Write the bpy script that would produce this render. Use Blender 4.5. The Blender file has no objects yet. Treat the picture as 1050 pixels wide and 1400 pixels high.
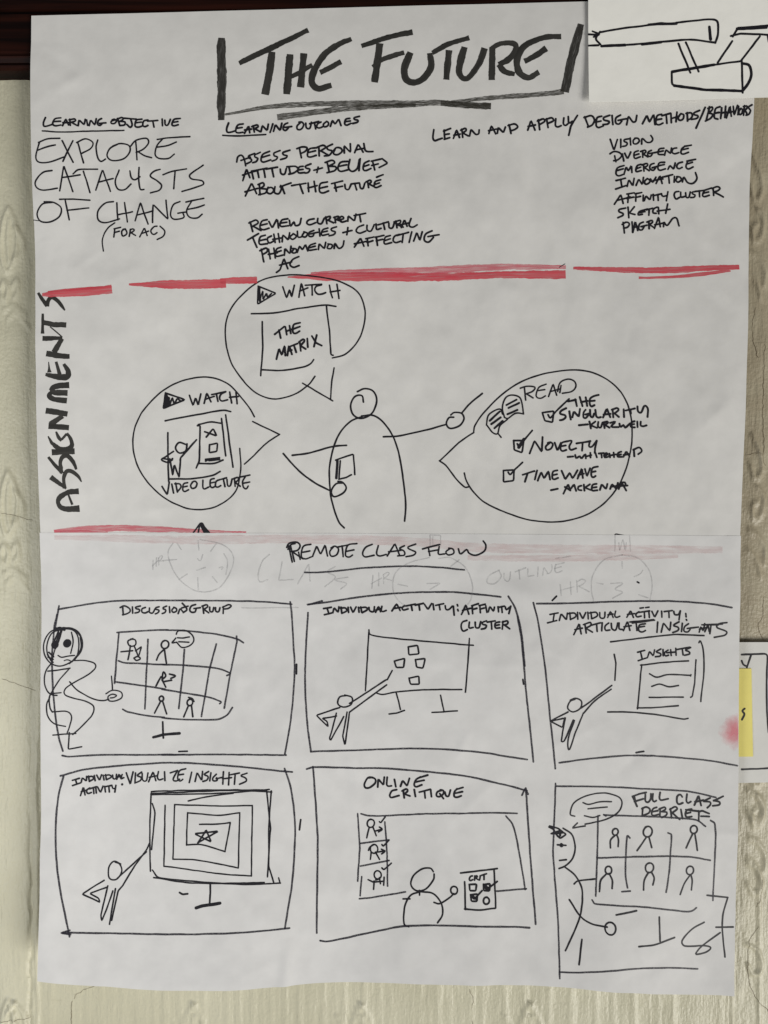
import bpy, math, random
import numpy as np
from mathutils import Vector
random.seed(7)
sc = bpy.context.scene
COL = sc.collection

# ------------------------------------------------------------------ camera
VF = math.radians(66.0)
TILT = math.radians(-1.6)
PY = -0.020                        # nominal plane of the hung paper (wall face is y = 0)
CAM = Vector((0.0, PY - 0.705, 0.02))
cd = bpy.data.cameras.new('camera'); cam = bpy.data.objects.new('camera', cd); COL.objects.link(cam)
cam.location = CAM; cam.rotation_euler = (math.radians(90) + TILT, 0, 0)
cd.sensor_fit = 'VERTICAL'; cd.angle = VF; cd.clip_start = 0.01; cd.clip_end = 50
sc.camera = cam
sc.render.resolution_x = 768; sc.render.resolution_y = 1024

# ------------------------------------------------------------------ world, lamps, exposure
w = bpy.data.worlds.new('World'); sc.world = w; w.use_nodes = True
bg = w.node_tree.nodes['Background']; bg.inputs[0].default_value = (0.95, 0.97, 1.0, 1); bg.inputs[1].default_value = 0.10
def area(name, loc, target, sx, sy, power, col):
    l = bpy.data.lights.new(name, 'AREA'); l.shape = 'RECTANGLE'; l.size = sx; l.size_y = sy; l.energy = power; l.color = col
    o = bpy.data.objects.new(name, l); COL.objects.link(o); o.location = loc
    o.rotation_euler = (Vector(target) - Vector(loc)).to_track_quat('-Z', 'Y').to_euler()
    return o
area('window_light', (4.2, -3.7, -3.3), (0.0, 0, -0.05), 2.9, 2.9, 350, (1.0, 0.98, 0.94))
area('room_light', (-0.88, -0.92, -0.35), (-0.25, 0, -0.05), 0.5, 0.8, 6.5, (0.98, 0.99, 1.0))
vs = sc.view_settings; vs.view_transform = 'Standard'; vs.look = 'None'; vs.exposure = 0.0; vs.gamma = 1.0; vs.use_curve_mapping = False

# ------------------------------------------------------------------ pixel of the sheet -> metres on the hanging plane
T = math.tan(VF / 2); ct, st = math.cos(TILT), math.sin(TILT)
def xz(px, py, plane=PY):
    px = np.asarray(px, float); py = np.asarray(py, float)
    a = (px - 525) / 700 * T; b = (700 - py) / 700 * T
    dy = ct - st * b; dz = st + ct * b
    k = (plane - CAM.y) / dy
    return CAM.x + a * k, CAM.z + dz * k

# ------------------------------------------------------------------ smooth noise
def _hash(ix, iy, s):
    n = (ix.astype(np.int64) * 374761393 + iy.astype(np.int64) * 668265263 + s * 974711) & 0x7fffffff
    n = ((n ^ (n >> 13)) * 1274126177) & 0x7fffffff
    return ((n ^ (n >> 16)) & 0xffff) / 65535.0 * 2 - 1
def noise(x, y, s=0):
    x = np.asarray(x, float); y = np.asarray(y, float)
    x, y = np.broadcast_arrays(x, y)
    ix = np.floor(x); iy = np.floor(y); fx = x - ix; fy = y - iy
    fx = fx * fx * fx * (fx * (fx * 6 - 15) + 10); fy = fy * fy * fy * (fy * (fy * 6 - 15) + 10)
    a = _hash(ix, iy, s); b = _hash(ix + 1, iy, s); c = _hash(ix, iy + 1, s); d = _hash(ix + 1, iy + 1, s)
    return (a * (1 - fx) + b * fx) * (1 - fy) + (c * (1 - fx) + d * fx) * fy
def fbm(x, y, s, o=3):
    return sum(noise(x * 2 ** k, y * 2 ** k, s + k) / 2 ** k for k in range(o))
def crease(x, y, x0, y0, x1, y1, wid, amp):
    dx, dy = x1 - x0, y1 - y0; L2 = dx * dx + dy * dy
    t = ((x - x0) * dx + (y - y0) * dy) / L2
    e = np.clip(1 - np.abs(t - .5) * 2, 0, 1); e = np.where((t > 0) & (t < 1), np.sqrt(e), 0)
    d = ((x - x0) * dy - (y - y0) * dx) / math.sqrt(L2)
    return amp * e * np.exp(-(d / wid) ** 2)

# ------------------------------------------------------------------ materials
def mat(name, col, rough=0.6, spec=0.3):
    m = bpy.data.materials.new(name); m.use_nodes = True
    p = m.node_tree.nodes['Principled BSDF']
    p.inputs['Base Color'].default_value = (*col, 1); p.inputs['Roughness'].default_value = rough
    p.inputs['Specular IOR Level'].default_value = spec
    return m, m.node_tree, p
def N(nt, t, **kw):
    n = nt.nodes.new(t)
    for k, v in kw.items():
        if hasattr(n, k): setattr(n, k, v)
        else: n.inputs[k].default_value = v
    return n
def ramp(nt, src, a, b, ca, cb):
    r = nt.nodes.new('ShaderNodeValToRGB'); nt.links.new(src, r.inputs[0])
    r.color_ramp.elements[0].position = a; r.color_ramp.elements[0].color = ca if len(ca) == 4 else (*ca, 1)
    r.color_ramp.elements[1].position = b; r.color_ramp.elements[1].color = cb if len(cb) == 4 else (*cb, 1)
    return r
def g(v): return (v, v, v, 1)

def paper_mat(name, col, mott=0.045):
    m, nt, p = mat(name, col, 0.72, 0.25)
    tc = N(nt, 'ShaderNodeTexCoord')
    n1 = N(nt, 'ShaderNodeTexNoise'); n1.inputs['Scale'].default_value = 52; n1.inputs['Detail'].default_value = 5; n1.inputs['Roughness'].default_value = .55
    nt.links.new(tc.outputs['Object'], n1.inputs['Vector'])
    lo = tuple(c * (1 - mott) for c in col); hi = tuple(min(1, c * (1 + mott)) for c in col)
    r = ramp(nt, n1.outputs['Fac'], .36, .64, lo, hi)
    nt.links.new(r.outputs[0], p.inputs['Base Color'])
    n2 = N(nt, 'ShaderNodeTexNoise'); n2.inputs['Scale'].default_value = 58; n2.inputs['Detail'].default_value = 3.5
    nt.links.new(tc.outputs['Object'], n2.inputs['Vector'])
    n3 = N(nt, 'ShaderNodeTexNoise'); n3.inputs['Scale'].default_value = 900; n3.inputs['Detail'].default_value = 3
    nt.links.new(tc.outputs['Object'], n3.inputs['Vector'])
    mx = N(nt, 'ShaderNodeMath', operation='MULTIPLY_ADD'); mx.inputs[1].default_value = 0.06
    nt.links.new(n3.outputs['Fac'], mx.inputs[0]); nt.links.new(n2.outputs['Fac'], mx.inputs[2])
    b = N(nt, 'ShaderNodeBump'); b.inputs['Strength'].default_value = .3; b.inputs['Distance'].default_value = .0010
    nt.links.new(mx.outputs[0], b.inputs['Height']); nt.links.new(b.outputs[0], p.inputs['Normal'])
    return m

def ink_mat(name, col, lo, hi, sx, sy, a0, a1, rough=.5, col2=None):
    """marker ink: opacity broken up by a noise laid along the stroke (uv = length, width in sheet pixels)"""
    m, nt, p = mat(name, col, rough, .25)
    uv = N(nt, 'ShaderNodeUVMap')
    mp = N(nt, 'ShaderNodeMapping'); mp.inputs['Scale'].default_value = (sx, sy, 1)
    nt.links.new(uv.outputs[0], mp.inputs[0])
    n = N(nt, 'ShaderNodeTexNoise'); n.inputs['Scale'].default_value = 1; n.inputs['Detail'].default_value = 4; n.inputs['Roughness'].default_value = .6
    nt.links.new(mp.outputs[0], n.inputs['Vector'])
    r = ramp(nt, n.outputs['Fac'], lo, hi, g(a0), g(a1))
    nt.links.new(r.outputs[0], p.inputs['Alpha'])
    if col2:
        n2 = N(nt, 'ShaderNodeTexNoise'); n2.inputs['Scale'].default_value = .23; n2.inputs['Detail'].default_value = 3
        nt.links.new(mp.outputs[0], n2.inputs['Vector'])
        r2 = ramp(nt, n2.outputs['Fac'], .35, .65, col, col2); nt.links.new(r2.outputs[0], p.inputs['Base Color'])
    return m
M = {}
M['paper'] = paper_mat('flipchart_paper', (.675, .662, .632), .032)
M['paper2'] = paper_mat('flipchart_paper_lower', (.675, .665, .648), .032)
M['card'] = paper_mat('card_stock', (.94, .925, .86), .02)
M['card2'] = paper_mat('card_stock_white', (.70, .69, .65), .02)
M['note'] = paper_mat('sticky_yellow', (.84, .74, .22), .02)
M['pen'] = ink_mat('black_pen', (.012, .011, .015), .30, .42, .35, .5, .80, .97)
M['frame'] = ink_mat('black_pen_dry', (.022, .020, .030), .36, .56, .9, .55, .45, .97)
M['title'] = ink_mat('chisel_marker', (.026, .025, .022), .32, .55, .05, .55, .88, .98, .6, (.045, .043, .038))
M['dry'] = ink_mat('chisel_marker_dry', (.042, .039, .030), .34, .64, .09, .6, .28, .88, .6)
M['bracket'] = ink_mat('chisel_marker_streaky', (.034, .032, .028), .34, .56, .06, .5, .62, .96, .6)
M['red'] = ink_mat('red_marker', (.62, .06, .085), .32, .64, .028, .5, .50, .95, .6, (.68, .11, .13))
M['pink'] = ink_mat('pink_marker', (.68, .12, .16), .32, .64, .028, .45, .28, .72, .6)
M['ghost'] = ink_mat('ink_showing_through', (.30, .30, .31), .33, .62, .12, .3, .08, .29, .8)
M['ghostpink'] = ink_mat('red_showing_through', (.62, .30, .30), .35, .65, .03, .20, .04, .22, .8)
# soft pink stain: dye faded outward from the paper's edge
m, nt, p = mat('pink_stain', (.78, .12, .17), .8)
uv = N(nt, 'ShaderNodeUVMap'); gr = N(nt, 'ShaderNodeTexGradient', gradient_type='SPHERICAL')
nz = N(nt, 'ShaderNodeTexNoise'); nz.inputs['Scale'].default_value = 2.6; nz.inputs['Detail'].default_value = 5
mxv = N(nt, 'ShaderNodeVectorMath', operation='MULTIPLY_ADD'); mxv.inputs[1].default_value = (.75, .75, 0)
nt.links.new(uv.outputs[0], nz.inputs['Vector']); ctr = N(nt, 'ShaderNodeVectorMath', operation='SUBTRACT'); ctr.inputs[1].default_value = (.5, .5, .5)
nt.links.new(nz.outputs['Color'], ctr.inputs[0]); nt.links.new(ctr.outputs[0], mxv.inputs[0]); nt.links.new(uv.outputs[0], mxv.inputs[2])
nt.links.new(mxv.outputs[0], gr.inputs['Vector'])
r = ramp(nt, gr.outputs['Fac'], .12, .80, g(0), g(.5)); nt.links.new(r.outputs[0], p.inputs['Alpha']); M['stain'] = m

# cream gloss paint over embossed wall covering
m, nt, p = mat('cream_paint', (.70, .66, .50), .40, .4)
tc = N(nt, 'ShaderNodeTexCoord'); mp = N(nt, 'ShaderNodeMapping'); mp.inputs['Scale'].default_value = (420, 1, 60)
nt.links.new(tc.outputs['Object'], mp.inputs[0])
n1 = N(nt, 'ShaderNodeTexNoise'); n1.inputs['Scale'].default_value = 1; n1.inputs['Detail'].default_value = 4; nt.links.new(mp.outputs[0], n1.inputs['Vector'])
n2 = N(nt, 'ShaderNodeTexNoise'); n2.inputs['Scale'].default_value = 330; n2.inputs['Detail'].default_value = 4; nt.links.new(tc.outputs['Object'], n2.inputs['Vector'])
ad = N(nt, 'ShaderNodeMath', operation='MULTIPLY_ADD'); ad.inputs[1].default_value = .9; nt.links.new(n2.outputs['Fac'], ad.inputs[0]); nt.links.new(n1.outputs['Fac'], ad.inputs[2])
b = N(nt, 'ShaderNodeBump'); b.inputs['Strength'].default_value = .75; b.inputs['Distance'].default_value = .0009
nt.links.new(ad.outputs[0], b.inputs['Height']); nt.links.new(b.outputs[0], p.inputs['Normal'])
n3 = N(nt, 'ShaderNodeTexNoise'); n3.inputs['Scale'].default_value = 9; n3.inputs['Detail'].default_value = 6; nt.links.new(tc.outputs['Object'], n3.inputs['Vector'])
r = ramp(nt, n3.outputs['Fac'], .3, .7, (.555, .527, .385), (.645, .615, .465))
# darker brown mixed into the paint colour at the right, weaker towards the bottom
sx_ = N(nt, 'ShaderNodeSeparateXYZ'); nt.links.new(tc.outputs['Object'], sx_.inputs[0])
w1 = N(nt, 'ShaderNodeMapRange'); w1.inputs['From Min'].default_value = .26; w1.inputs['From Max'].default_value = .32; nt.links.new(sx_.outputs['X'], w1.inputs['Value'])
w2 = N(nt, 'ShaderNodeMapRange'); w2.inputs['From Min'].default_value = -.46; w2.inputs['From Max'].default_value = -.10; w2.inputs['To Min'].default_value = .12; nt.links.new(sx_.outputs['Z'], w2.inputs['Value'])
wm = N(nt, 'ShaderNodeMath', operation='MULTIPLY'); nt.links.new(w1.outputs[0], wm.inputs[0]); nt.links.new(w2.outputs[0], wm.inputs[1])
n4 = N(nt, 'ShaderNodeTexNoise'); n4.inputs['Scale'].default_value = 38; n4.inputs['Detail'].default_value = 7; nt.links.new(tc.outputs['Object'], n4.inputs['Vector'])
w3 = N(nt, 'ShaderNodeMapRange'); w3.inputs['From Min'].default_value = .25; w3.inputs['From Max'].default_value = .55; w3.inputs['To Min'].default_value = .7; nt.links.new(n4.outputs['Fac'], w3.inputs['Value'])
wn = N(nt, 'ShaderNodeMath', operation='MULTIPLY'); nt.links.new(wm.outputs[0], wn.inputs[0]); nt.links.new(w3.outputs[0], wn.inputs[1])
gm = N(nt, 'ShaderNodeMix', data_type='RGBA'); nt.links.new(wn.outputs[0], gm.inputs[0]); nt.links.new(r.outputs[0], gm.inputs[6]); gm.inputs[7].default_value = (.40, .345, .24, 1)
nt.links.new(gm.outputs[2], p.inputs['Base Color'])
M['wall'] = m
M['crack'] = mat('crack_dirt', (.17, .13, .08), .9)[0]
# dark varnished wood
m, nt, p = mat('dark_varnished_wood', (.03, .012, .008), .55, .10)
tc = N(nt, 'ShaderNodeTexCoord'); mp = N(nt, 'ShaderNodeMapping'); mp.inputs['Scale'].default_value = (7, 150, 150)
nt.links.new(tc.outputs['Object'], mp.inputs[0])
n1 = N(nt, 'ShaderNodeTexNoise'); n1.inputs['Scale'].default_value = 1; n1.inputs['Detail'].default_value = 6; n1.inputs['Distortion'].default_value = .6
nt.links.new(mp.outputs[0], n1.inputs['Vector'])
r = ramp(nt, n1.outputs['Fac'], .35, .68, (.004, .0014, .001), (.022, .0052, .0028)); nt.links.new(r.outputs[0], p.inputs['Base Color'])
b = N(nt, 'ShaderNodeBump'); b.inputs['Strength'].default_value = .4; b.inputs['Distance'].default_value = .0006
nt.links.new(n1.outputs['Fac'], b.inputs['Height']); nt.links.new(b.outputs[0], p.inputs['Normal'])
M['wood'] = m
M['wornwood'] = mat('worn_wood_edge', (.16, .11, .075), .7)[0]

# ------------------------------------------------------------------ mesh helper
def make(name, V, F, material, parent=None, uvs=None, smooth=True):
    me = bpy.data.meshes.new(name)
    V = np.asarray(V, float)
    if isinstance(F, np.ndarray):
        me.vertices.add(len(V)); me.vertices.foreach_set('co', V.ravel())
        nf, k = F.shape
        me.loops.add(nf * k); me.loops.foreach_set('vertex_index', F.ravel().astype(np.int32))
        me.polygons.add(nf); me.polygons.foreach_set('loop_start', np.arange(0, nf * k, k, dtype=np.int32))
        me.update(calc_edges=True)
    else:
        me.from_pydata([tuple(v) for v in V], [], F)
    if uvs is not None:
        ul = me.uv_layers.new(name='UVMap')
        idx = np.empty(len(me.loops), np.int32); me.loops.foreach_get('vertex_index', idx)
        ul.data.foreach_set('uv', np.asarray(uvs, float)[idx].ravel())
    me.validate(); me.update()
    me.polygons.foreach_set('use_smooth', [smooth] * len(me.polygons))
    me.materials.append(material)
    o = bpy.data.objects.new(name, me); COL.objects.link(o)
    if parent is not None: o.parent = parent
    return o
def grid_faces(nr, nc):
    i = np.arange(nr - 1)[:, None] * nc + np.arange(nc - 1)[None, :]
    return np.stack([i, i + 1, i + nc + 1, i + nc], -1).reshape(-1, 4)
def tag(o, label=None, cat=None, group=None, kind=None):
    for k, v in (('label', label), ('category', cat), ('group', group), ('kind', kind)):
        if v: o[k] = v
    return o

# ------------------------------------------------------------------ the wall: embossed, painted many times
def seg_dist(x, y, pts):
    d = np.full(x.shape, 1e9)
    for (x0, y0), (x1, y1) in zip(pts[:-1], pts[1:]):
        dx, dy = x1 - x0, y1 - y0; t = np.clip(((x - x0) * dx + (y - y0) * dy) / (dx * dx + dy * dy + 1e-9), 0, 1)
        d = np.minimum(d, np.hypot(x - x0 - t * dx, y - y0 - t * dy))
    return d
def spline(P, step=1.5):
    P = np.asarray(P, float); n = len(P)
    if n < 3: return P
    Q = np.vstack([2 * P[0] - P[1], P, 2 * P[-1] - P[-2]]); out = []
    for i in range(1, n):
        p0, p1, p2, p3 = Q[i - 1], Q[i], Q[i + 1], Q[i + 2]
        k = max(2, int(np.hypot(*(p2 - p1)[:2]) / step)); t = np.linspace(0, 1, k, endpoint=False)[:, None]
        # centripetal-like damping: limit tangents to the chord
        L = np.hypot(*(p2 - p1)[:2])
        m1 = (p2 - p0) * .5; m2 = (p3 - p1) * .5
        for mm in (m1, m2):
            l = np.hypot(*mm[:2])
            if l > 1.15 * L: mm *= 1.15 * L / l
        h = (2 * t ** 3 - 3 * t ** 2 + 1) * p1 + (t ** 3 - 2 * t ** 2 + t) * m1 + (-2 * t ** 3 + 3 * t ** 2) * p2 + (t ** 3 - t ** 2) * m2
        out.append(h)
    return np.vstack(out + [P[-1:]])
def nums(s): return np.array([float(v) for v in s.replace('-', ' -').split()])
ORN = []          # embossed foliage: (points, width px, height mm)
def orn(s, wd=4, am=1.0): ORN.append((spline(nums(s).reshape(-1, 2), 4), wd, am))
for oy in (0, 360, 1080):
    orn(f'12 {285+oy} 4 {310+oy} 2 {345+oy} 10 {372+oy} 22 {352+oy} 24 {315+oy} 12 {285+oy}', 3, 1.1)
    orn(f'13 {300+oy} 11 {330+oy} 13 {360+oy}', 3.5, .9)
    orn(f'22 {312+oy} 30 {325+oy} 32 {345+oy} 22 {355+oy}', 3, .9)
    orn(f'2 {395+oy} 6 {385+oy} 12 {395+oy} 8 {412+oy} 2 {405+oy}', 3, 1)
    orn(f'18 {392+oy} 24 {382+oy} 26 {398+oy} 20 {408+oy}', 3, 1)
    orn(f'6 {425+oy} 18 {418+oy} 36 {432+oy}', 3, .8); orn(f'10 {438+oy} 22 {428+oy} 40 {448+oy}', 2.5, .7)
for oy in (0, 380, 800):
    orn(f'1028 {215+oy} 1038 {235+oy} 1042 {262+oy} 1032 {275+oy} 1026 {255+oy}', 3.5, 1)
    orn(f'1034 {285+oy} 1044 {300+oy} 1040 {325+oy} 1030 {330+oy} 1028 {312+oy} 1036 {306+oy}', 3, 1)
    orn(f'1024 {345+oy} 1036 {352+oy} 1046 {370+oy} 1044 {392+oy}', 3.5, .9); orn(f'1022 {372+oy} 1034 {385+oy} 1040 {408+oy}', 3, .8)
    orn(f'1056 {225+oy} 1062 {260+oy} 1056 {300+oy}', 4, 1)
for ox in (265, 495, 725):
    for d in (-1, 1):
        orn(f'{ox} 1372 {ox+d*10} 1392 {ox+d*20} 1425 {ox+d*14} 1460', 3, 1.1); orn(f'{ox} 1388 {ox+d*5} 1410 {ox+d*8} 1450', 2.5, .9)
    orn(f'{ox-34} 1388 {ox-28} 1400 {ox-26} 1430', 2.5, .8)
orn('22 1368 10 1385 4 1410 8 1440', 3, 1); orn('22 1368 34 1385 38 1412', 3, 1); orn('22 1382 20 1400 22 1430', 3, .9)
for y0 in (1080, 1180, 1290):
    orn(f'1022 {y0} 1036 {y0+10} 1042 {y0+32} 1030 {y0+42} 1022 {y0+28}', 3, .9)
rs = np.random.RandomState(3)
FLUTE = []; fx = 52
while fx < 1190:
    FLUTE.append((fx, rs.uniform(2.0, 4.5), rs.uniform(.35, 1.0))); fx += rs.uniform(13, 34)
def wall_h(x, y):                                   # mm towards the room
    wob = 2.2 * noise(x * 0 + y / 60, x / 300, 5)
    h = np.zeros(x.shape)
    for f, wd, am in FLUTE:
        d = x + wob - f
        k = np.where(d > 0, np.exp(-(d / (wd * .55)) ** 2), np.exp(-np.abs(d) / (wd * 2.0)))
        h += am * 2.3 * k * np.clip((y - 900) / 200, 0.15, 1) * np.where(f > 1005, .0, 1) - 1.1 * np.exp(-((d + wd * 1.1) / 1.6) ** 2) * np.clip((y - 1150) / 100, 0, 1) * (.0 if f > 1005 else 1)
    e = 41 + 2.2 * noise(y / 25, x * 0, 9) + noise(y / 7, x * 0, 10)        # edge of the panel strip at the left
    lift = np.clip((y - 1080) / 140, .12, 1)
    h += np.where(x < e, 1.5 * lift, 0) - 1.5 * lift * np.exp(-((x - e - 1) / 2.2) ** 2)
    h += .9 * np.exp(-((x - e - 7) / 4.0) ** 2) * lift
    h += .17 * fbm(x / 6, y / 40, 20) + .40 * fbm(x / 30, y / 40, 30) 
    h += 1.3 * np.exp(-((x - 1037 - wob) / 2.6) ** 2) * np.clip((y - 1180) / 40, 0, 1)
    h += np.where(x < 45, .5 * np.sin(x / 45 * 3.1), 0)
    for pts, wd, am in ORN:
        x0, y0 = pts.min(0) - 4 * wd; x1, y1 = pts.max(0) + 4 * wd
        m_ = (x > x0) & (x < x1) & (y > y0) & (y < y1)
        if m_.any():
            d = seg_dist(x[m_], y[m_], pts); h[m_] += am * 2.1 * np.exp(-(d / (wd * .8)) ** 2)
    return h
gx = np.concatenate([np.arange(-170, 66, 2.0), np.arange(66, 990, 4.0), np.arange(990, 1220, 2.0)])
gy = np.concatenate([np.arange(40, 1290, 4.0), np.arange(1290, 1580, 2.0)])
GX, GY = np.meshgrid(gx, gy)
X, Z = xz(GX, GY, 0.0); H = wall_h(GX, GY) / 1000
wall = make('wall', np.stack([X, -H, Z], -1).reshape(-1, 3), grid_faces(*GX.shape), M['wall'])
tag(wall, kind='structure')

def wallpt(px, py, off):
    px = np.asarray(px, float); py = np.asarray(py, float)
    x, z = xz(px, py, 0.0); return np.stack([x, -wall_h(px, py) / 1000 - off, z], -1)

# ------------------------------------------------------------------ wood rail across the top
zr = lambda py: float(xz(0, py, PY)[1])
prof = [(0, zr(93)), (.0155, zr(92)), (.0180, zr(90)), (.0185, zr(87)), (.0165, zr(82)), (.0185, zr(77)), (.0190, zr(75)), (.0165, zr(73)), (.0165, zr(70)),
        (.0185, zr(68)), (.0188, zr(40)), (.0186, zr(17)), (.0150, zr(15.5)), (.0150, zr(11.5)), (.0182, zr(10)), (.0190, zr(-10)), (.0190, zr(-120)), (0, zr(-120))]
V = []; xs = np.linspace(-.75, .75, 40); dip = 0.0022
for x in xs:
    for d, z in prof: V.append((x, -d + .0002 * math.sin(40 * x), z + dip * x * 1.0 + .0003 * math.sin(19 * x)))
n = len(prof); F = [(i * n + j, i * n + j + 1, (i + 1) * n + j + 1, (i + 1) * n + j) for i in range(len(xs) - 1) for j in range(n - 1)]
rail = make('picture_rail', V, F, M['wood'], smooth=False)
tag(rail, 'dark varnished wooden moulding rail running along the top of the cream wall', 'rail')

# ------------------------------------------------------------------ sheets of paper
class Sheet: pass
def poly_at(pts, t, axis):
    p = np.asarray(pts, float); return np.interp(t, p[:, axis], p[:, 1 - axis])
def sheet(name, L, R, Tp, B, hf, material, thick=.00010, step=3, plane=PY):
    """L,R: edge x as points (x,y); Tp,B: edge y as points (x,y). hf(px,py) = metres in front of the wall"""
    L, R, Tp, B = (np.asarray(a, float) for a in (L, R, Tp, B))
    nu = int((R[0, 0] - L[0, 0]) / step) + 1; nv = int((B[:, 1].mean() - Tp[:, 1].mean()) / step) + 1
    u = np.linspace(0, 1, nu)[None, :]; v = np.linspace(0, 1, nv)[:, None]
    def arc(P, t):
        d = np.concatenate([[0], np.cumsum(np.hypot(*np.diff(P, axis=0).T))]); d /= d[-1]
        return np.stack([np.interp(t, d, P[:, 0]), np.interp(t, d, P[:, 1])], -1)
    l, r_ = arc(spline(L, 8), v), arc(spline(R, 8), v); t_, b_ = arc(spline(Tp, 8), u), arc(spline(B, 8), u)
    uu, vv = u[..., None], v[..., None]
    c00, c10, c01, c11 = t_[:, :1], t_[:, -1:], b_[:, :1], b_[:, -1:]
    P = (1 - uu) * l + uu * r_ + (1 - vv) * t_ + vv * b_ - ((1 - uu) * (1 - vv) * c00 + uu * (1 - vv) * c10 + (1 - uu) * vv * c01 + uu * vv * c11)
    px, py = P[..., 0], P[..., 1]
    X, Z = xz(px, py, plane); Y = -hf(px, py)
    # front face, back face and a rim of their own vertices, so the cut edge stays crisp
    Fr = np.stack([X, Y - thick / 2, Z], -1).reshape(-1, 3); Bk = np.stack([X, Y + thick / 2, Z], -1).reshape(-1, 3); f = grid_faces(nv, nu); nvt = nu * nv
    ring = np.concatenate([np.arange(nu), np.arange(1, nv) * nu + nu - 1, (nv - 1) * nu + np.arange(nu - 2, -1, -1), np.arange(nv - 2, 0, -1) * nu])
    m_ = len(ring); i_ = np.arange(m_); j_ = (i_ + 1) % m_
    o = make(name, np.vstack([Fr, Bk, Fr[ring], Bk[ring]]), np.vstack([f, f[:, ::-1] + nvt, np.stack([2 * nvt + i_, 2 * nvt + m_ + i_, 2 * nvt + m_ + j_, 2 * nvt + j_], -1)]), material)
    s = Sheet(); s.o = o; s.hf = hf; s.off = thick / 2; s.plane = plane
    return s
def _creases(seed, n, y0, y1):
    r = np.random.RandomState(seed); out = []
    for _ in range(n):
        cx, cy, a, L = r.uniform(60, 1010), r.uniform(y0, y1), r.uniform(0, 3.14), r.uniform(35, 130)
        out.append((cx - L / 2 * math.cos(a), cy - L / 2 * math.sin(a), cx + L / 2 * math.cos(a), cy + L / 2 * math.sin(a), r.uniform(5, 13), r.choice([-1, 1]) * r.uniform(.0004, .0012)))
    return out
CR = {40: _creases(5, 30, 60, 720), 70: _creases(8, 34, 780, 1345)}
def crumple(x, y, s):
    h = np.zeros(np.broadcast(x, y).shape)
    bx0, bx1, by0, by1 = x.min(), x.max(), y.min(), y.max()
    for x0, y0, x1, y1, wd, am in CR.get(s, ()):
        if min(x0, x1) - 50 > bx1 or max(x0, x1) + 50 < bx0 or min(y0, y1) - 50 > by1 or max(y0, y1) + 50 < by0: continue
        dx, dy = x1 - x0, y1 - y0; L2 = dx * dx + dy * dy; t = ((x - x0) * dx + (y - y0) * dy) / L2
        e = np.clip(1 - (np.abs(t - .5) * 2) ** 2, 0, 1); d = ((x - x0) * dy - (y - y0) * dx) / math.sqrt(L2)
        h = h + am * e * np.exp(-np.sqrt(d * d + 9.0) / wd)
    return h
def wrk(x, y, s):
    return crumple(x, y, s) + .0040 * noise(x / 330, y / 300, s + 21) + .0019 * fbm(x / 150, y / 140, s, 2) + .00044 * fbm(x / 38 + .6 * noise(x / 90, y / 90, s + 9), y / 42, s + 4, 2)
def h_up(x, y):
    b = .0205 + .0012 * np.exp(-((y - 60) / 90) ** 2) - .0035 * np.clip((y - 120) / 600, 0, 1)
    b = b + .0050 * np.exp(-((x - 44) / 55.0) ** 2) * (1 + .3 * np.sin(y / 90.0)) * np.clip((y - 60) / 120, 0, 1)
    b = b - .0012 * np.exp(-((x - 1030) / 25.0) ** 2) * np.clip((y - 200) / 200, 0, 1)
    b = b + crease(x, y, 855, 255, 880, 300, 7, .0007) + crease(x, y, 60, 70, 120, 110, 9, -.0006) + crease(x, y, 70, 130, 130, 95, 8, .0006)
    b = b + crease(x, y, 46, 300, 60, 330, 8, -.0008) + crease(x, y, 690, 380, 720, 410, 10, .0006)
    return b + wrk(x, y, 40) * np.clip((y - 40) / 200, .12, 1)
def h_lo(x, y):
    top = h_up(x, y)
    f = np.clip((y - 728) / 620, 0, 1); k = np.clip((y - 790) / 120, 0, 1)
    b = top * (1 - f * .75) + (.0155) * f * .75
    b = b + k * (wrk(x, y, 70) - wrk(x, y, 40) * .5)
    b = b + f * f * (.0042 * np.sin((x - 40) / 88.0) + .0022 * np.sin((x + 60) / 41.0 + y / 300))
    b = b + .0050 * np.exp(-((x - 57) / 70.0) ** 2) * f + .0016 * np.exp(-((x - 57) / 40.0) ** 2) * k
    b = b + .0050 * f ** 6 * np.clip((700 - x) / 640, 0, 1)
    b = b + crease(x, y, 395, 1290, 385, 1380, 9, .0018) + crease(x, y, 640, 1000, 625, 1040, 6, .0006) + crease(x, y, 990, 735, 1030, 850, 14, .0013)
    b = b + crease(x, y, 655, 780, 770, 840, 14, .0012) + crease(x, y, 112, 860, 130, 1000, 9, .0008) + crease(x, y, 760, 1085, 785, 1150, 12, .0010)
    return b + .00021
# hidden lower part of the first sheet keeps going behind the second one
upper = sheet('flipchart_sheet', [(44, 23), (44, 100), (46, 190), (48.5, 300), (51, 420), (54, 560), (58, 728), (60, 762)],
              [(1035, -6), (1031, 150), (1027, 360), (1021, 540), (1015.5, 731), (1013, 762)],
              [(44, 23), (300, 16), (520, 10), (805, 3), (1035, -6)], [(60, 762), (500, 763), (1013, 762)], h_up, M['paper'])
tag(upper.o, 'upper white flip chart sheet with the big boxed title and red marker lines', 'paper sheet', 'flip chart sheets hung on the wall')
lower = sheet('flipchart_sheet', [(57, 728), (57.5, 800), (58.5, 950), (57.5, 1150), (57, 1333)], [(1016.5, 733), (1014.5, 800), (1014.5, 1000), (1013, 1200), (1009.5, 1370)],
              [(57, 728), (300, 729), (650, 730.5), (1016.5, 733)],
              [(57, 1333), (140, 1344), (215, 1353.5), (350, 1355), (450, 1353), (560, 1349.5), (690, 1349.5), (780, 1352), (850, 1358), (920, 1366), (1009.5, 1370)], h_lo, M['paper2'])
tag(lower.o, 'lower white flip chart sheet with six drawn storyboard panels, its bottom edge curling', 'paper sheet', 'flip chart sheets hung on the wall')
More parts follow.
